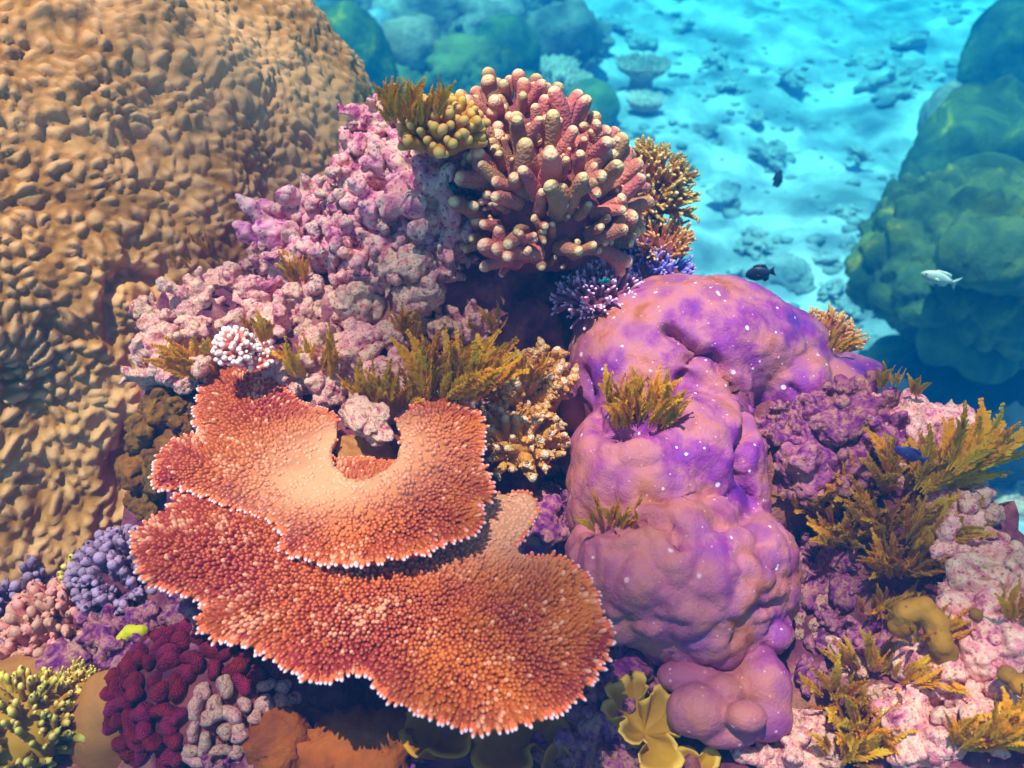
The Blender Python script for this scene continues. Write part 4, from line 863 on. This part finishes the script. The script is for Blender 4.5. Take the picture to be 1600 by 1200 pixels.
mound('round_reef_coral', 'bright green round mound on the far sand by the table corals', 925, 165, fz(.15), 45, 50, 40, M['green_soft'], .06, vox=0.06)
mound('far_dark_rock', 'dark far rock with ragged top above the brown dome edge', 520, 15, fz(.35), 90, 60, 60, M['grey_rock'], .18, vox=0.09, cells=.1)
mound('far_dark_rock', 'dark ragged overhang rock beyond the golden seaweed', 640, 75, fz(.55), 50, 50, 48, M['grey_rock'], .2, vox=0.075, cells=.12)
mound('far_dark_rock', 'long dark far reef ledge along the upper edge', 700, 22, fz(.40), 110, 60, 50, M['grey_rock'], .2, vox=0.105, cells=.12)
mound('far_dark_rock', 'far blue-grey rock left of the open sand', 880, 50, fz(.30), 60, 50, 44, M['grey_rock'], .18, vox=0.105, cells=.12)
mound('far_dark_rock', 'far pale rock lump standing on the sand slope', 585, 45, fz(.5), 42, 40, 30, M['sand'], .12, vox=0.075)
_r3 = random.Random(4)
for px, py, z, r in [(470, 20, .35, 44), (500, 60, .4, 40), (560, 70, .4, 44), (600, 20, .3, 50), (650, 30, .3, 46), (690, 80, .3, 36), (740, 60, .3, 40), (780, 25, .25, 46), (830, 60, .25, 40), (850, 20, .2, 40), (700, 130, .35, 34), (860, 150, .2, 30), (590, 110, .4, 34), (660, 120, .4, 30), (900, 90, .15, 30), (930, 60, .15, 26)]:
    rock('far_reef_rock', near('dim craggy far rock', px, py), px, py, r, M['grey_rock'], knobby=_r3.random() < .6, group='craggy rocks of the far reef', at=PZ(px, py, fz(z)), sq=(1, 1, .9))
def far_table(label, px, py, z, rx, ry):
    c = PZ(px, py, z); k = depth(c) / F; root = thing('small_table_coral', label, 'coral', [c[0], c[1], FZ]); org = np.array(root.location); rs = random.Random(px)
    V, T, Fc = [], [], []; n = 40
    ring = [(math.cos(2 * math.pi * i / n) * rx * k * (1 + .07 * math.sin(3 * i / 6.28 + px)), math.sin(2 * math.pi * i / n) * ry * k, 0) for i in range(n)]
    V = [(0, 0, .0)] + ring + [(x * .95, y * .95, -.05) for x, y, _ in ring] + [(x * .45, y * .45, -(c[2] - FZ) * .5) for x, y, _ in ring] + [(x * .5, y * .5, -(c[2] - FZ) - .1) for x, y, _ in ring]
    Fc = [(0, 1 + i, 1 + (i + 1) % n) for i in range(n)]
    for r_ in range(3): Fc += [(1 + r_ * n + (i + 1) % n, 1 + r_ * n + i, 1 + (r_ + 1) * n + i, 1 + (r_ + 1) * n + (i + 1) % n) for i in range(n)]
    obj('plate', mesh_np('plate', np.array(V) + (c - org), Fc), M['far_table'], root)
    parts = []
    for i in range(420):
        a = rs.uniform(0, 6.28); q = math.sqrt(rs.random()); p = np.array([math.cos(a) * rx * k * q, math.sin(a) * ry * k * q, -.005]); dv = np.array([math.cos(a) * q * .9, math.sin(a) * q * .9, 1]); l = rs.uniform(5, 9) * k
        parts.append(tube([p, p + dv * l * .6, p + dv * l], [1.9 * k, 1.6 * k, .5 * k], 5, [0, .6, 1]))
    V, T, Fc = join(parts); o = obj('branchlets', mesh_np('branchlets', np.array(V) + (c - org), Fc, {'tip': T}), M['far_table'], root); tag(o, kind='stuff')
far_table('pale ridged small table coral on the far sand nearest the reef crest', 888, 128, fz(0.21), 38, 42)
far_table('higher grey small table coral in the far sand with a dark shadow', 1005, 102, fz(0.18), 40, 40)
far_table('little round table coral in front of the far grey table corals', 1008, 158, fz(0.09), 26, 26)
far_table('far dim table coral behind the pale ridged one', 868, 105, fz(0.19), 34, 34)
GR = 'grey rubble stones scattered on the blue sand'; LR = 'blurred grey rubble stone lying on the blue sand'
_r2 = random.Random(12)
for px, py, r in [(1180, 380, 26), (1175, 360, 18), (1230, 420, 44), (1280, 400, 24), (1330, 385, 20), (1210, 235, 28), (1390, 130, 46), (1360, 90, 34), (1420, 60, 30), (1300, 30, 40), (1180, 30, 30), (1130, 300, 22), (1340, 240, 22), (1400, 290, 20), (1060, 250, 18), (1100, 200, 20), (1300, 450, 20), (1000, 60, 28), (960, 40, 30), (1060, 40, 24), (1120, 90, 20), (1240, 120, 22), (1480, 30, 30), (1320, 330, 16), (1140, 130, 18), (1180, 180, 16), (1000, 210, 22), (960, 200, 20), (1450, 110, 26), (1150, 420, 14), (1330, 480, 20), (1310, 520, 20)]:
    p = PZ(px, py, fz(.03)); rock('rubble_stone', near('blurred grey stone', px, py), px, py, r, M['sand_rubble'], knobby=_r2.random() < .5, group=GR, sq=(1, 1, .5), at=p, sink=.15)
parts = []; V0, F0 = ico(1); Vs, Fs, o_ = [], [], 0
for i in range(900):
    px = _r2.uniform(820, 1600); py = _r2.uniform(0, 520); p = PZ(px, py, FZ)
    if fbm(np.array([[p[0] * .5, p[1] * .5, 3.0]]), 3)[0] < _r2.uniform(-.35, .5): continue
    s = _r2.uniform(.025, .085) * (1.5 if _r2.random() < .12 else 1); z = floor_z(np.array([[p[0], p[1], 0.0]]))[0] - .02 + FZ
    Vs.append(V0 * np.array([s, s * _r2.uniform(.5, 1), s * _r2.uniform(.25, .5)]) * (1 + .3 * rng.normal(size=(len(V0), 1)).clip(-1, 1)) + [p[0], p[1], z + s * .2]); Fs.append(F0 + o_); o_ += len(V0)
tag(obj('coral_rubble', mesh_np('coral_rubble', np.concatenate(Vs), np.concatenate(Fs)), M['sand_rubble']), 'fine coral rubble strewn over the blue sand', 'rubble', kind='stuff')

# ------------------------------------------------------------------ fish
def fish(label, px, py, d, Lpx, heading, m, deep=.22, tail=.2):
    c = PD(px, py, d); L = Lpx * d / F; K = 12; V, Fc = [], []
    prof = [(0, .02, .012), (.04, .35, .3), (.12, .66, .6), (.25, .93, .9), (.4, 1, 1), (.55, .9, .85), (.68, .68, .6), (.78, .4, .36), (.84, .3, .25)]
    for x, h, wd in prof:
        for q in range(K): a = 2 * math.pi * q / K; V.append(((.5 - x) * L, math.cos(a) * wd * L * deep * .42, math.sin(a) * h * L * deep))
    for i in range(len(prof) - 1):
        for q in range(K): Fc.append((i * K + q, i * K + (q + 1) % K, (i + 1) * K + (q + 1) % K, (i + 1) * K + q))
    Fc.append(tuple(range(K))[::-1]); Fc.append(tuple((len(prof) - 1) * K + q for q in range(K)))
    def fin(pts, th=.006):
        o = len(V); n = len(pts)
        for s in (-1, 1):
            for x, y, z in pts: V.append((x * L, (y + s * th) * L, z * L))
        Fc.append(tuple(o + i for i in range(n))); Fc.append(tuple(o + n + i for i in range(n))[::-1])
        for i in range(n): j = (i + 1) % n; Fc.append((o + j, o + i, o + n + i, o + n + j))
    fin([(-.32, 0, deep * .28), (-.36, 0, deep * .4), (-.5, 0, tail), (-.46, 0, tail * .3), (-.455, 0, 0), (-.46, 0, -tail * .3), (-.5, 0, -tail), (-.36, 0, -deep * .4), (-.32, 0, -deep * .28)])
    fin([(.25, 0, deep * .85), (.15, 0, deep * 1.22), (-.05, 0, deep * 1.3), (-.22, 0, deep * 1.12), (-.28, 0, deep * .4), (0, 0, deep * .8)])
    fin([(.02, 0, -deep * .85), (-.1, 0, -deep * 1.25), (-.24, 0, -deep * 1.0), (-.28, 0, -deep * .35), (-.1, 0, -deep * .7)])
    for s in (-1, 1): fin([(.16, s * deep * .38, -.02), (.02, s * deep * .62, -.07), (.0, s * deep * .6, .0), (.1, s * deep * .42, .03)], .004)
    o = obj('fish', mesh_np('fish', V, Fc), m, loc=c); o.rotation_euler = heading; tag(o, label, 'fish')
    for s in (-1, 1):
        V0, F0 = ico(2); obj('eye', mesh_np('eye', V0 * L * .022, F0), M['eye'], o, (.385 * L, s * L * deep * .30, L * deep * .22))
fish('small dark fish hovering upright above the open blue sand', 1215, 280, 3.6, 44, (0, R(40), R(50)), M['fish_dark'], .26)
fish('dark oval fish grazing behind the mauve coral crest', 1188, 427, 2.4, 46, (0, R(20), R(165)), M['fish_dark'], .28)
fish('slate blue fish swimming over the pale rocks', 1422, 710, 1.40, 54, (0, R(-14), R(160)), M['fish_blue'], .20)
fish('pale green fish in front of the large green boulder', 1468, 435, 2.6, 62, (0, R(-14), R(172)), M['fish_pale'], .17)
fish('striped teal fish sheltering beside the finger coral', 702, 296, 1.75, 36, (0, R(-12), R(170)), M['fish_teal'], .2)
fish('tiny teal fish between lilac and blue bushy corals', 945, 440, 1.75, 24, (0, R(20), R(20)), M['fish_teal'], .24)

# ------------------------------------------------------------------ unseen caustic sheet added to pattern the sunlight, and the water body
def water():  # adds an out-of-view sheet that throws caustic bands on the reef
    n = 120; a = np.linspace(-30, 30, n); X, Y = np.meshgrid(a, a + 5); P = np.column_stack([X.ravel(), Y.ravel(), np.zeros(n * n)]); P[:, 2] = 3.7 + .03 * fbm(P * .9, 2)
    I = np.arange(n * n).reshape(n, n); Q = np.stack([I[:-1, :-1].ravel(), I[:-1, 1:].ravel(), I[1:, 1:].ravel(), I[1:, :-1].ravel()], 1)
    m = bpy.data.materials.new('caustic_gobo'); m.use_nodes = True; t = m.node_tree; t.nodes.clear(); L = t.links.new; nn = t.nodes.new
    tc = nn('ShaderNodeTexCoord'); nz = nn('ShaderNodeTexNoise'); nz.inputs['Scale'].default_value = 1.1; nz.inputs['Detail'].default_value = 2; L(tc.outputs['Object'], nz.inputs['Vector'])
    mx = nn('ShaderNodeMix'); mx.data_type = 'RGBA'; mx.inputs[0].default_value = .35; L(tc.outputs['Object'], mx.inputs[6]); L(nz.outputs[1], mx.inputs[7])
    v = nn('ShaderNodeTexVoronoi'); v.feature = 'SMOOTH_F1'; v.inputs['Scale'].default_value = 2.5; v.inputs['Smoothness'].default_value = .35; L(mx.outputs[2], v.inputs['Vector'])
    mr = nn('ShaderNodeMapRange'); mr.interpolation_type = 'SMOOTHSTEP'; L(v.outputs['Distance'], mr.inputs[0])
    for k, q in enumerate((.12, .60, .52, 1.46)): mr.inputs[k + 1].default_value = q  # bright and dim light bands put into the sheet's transparency
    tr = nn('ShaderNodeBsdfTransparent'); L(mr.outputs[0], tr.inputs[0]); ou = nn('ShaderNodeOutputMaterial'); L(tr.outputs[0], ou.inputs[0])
    tag(obj('caustic_gobo', mesh_np('caustic_gobo', P, Q), m), kind='structure')
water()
def haze():
    lo, hi = np.array([-60, -60, -3.2]), np.array([60, 60, 2.40])
    V = [(x, y, z) for x in (lo[0], hi[0]) for y in (lo[1], hi[1]) for z in (lo[2], hi[2])]
    Fc = [(0, 1, 3, 2), (4, 6, 7, 5), (0, 4, 5, 1), (2, 3, 7, 6), (0, 2, 6, 4), (1, 5, 7, 3)]
    m = bpy.data.materials.new('sea_water'); m.use_nodes = True; t = m.node_tree; t.nodes.clear()
    v = t.nodes.new('ShaderNodeVolumePrincipled'); v.inputs['Color'].default_value = (.0, .072, .225, 1); v.inputs['Absorption Color'].default_value = (.0, .86, .98, 1)
    v.inputs['Density'].default_value = .165; v.inputs['Anisotropy'].default_value = 0.0
    o = t.nodes.new('ShaderNodeOutputMaterial'); t.links.new(v.outputs[0], o.inputs['Volume'])
    tag(obj('haze', mesh_np('haze', V, Fc, smooth=False), m), 'clear blue sea water filling the scene', 'water', kind='stuff')
haze()
C.children.unlink(TMP); bpy.data.collections.remove(TMP)
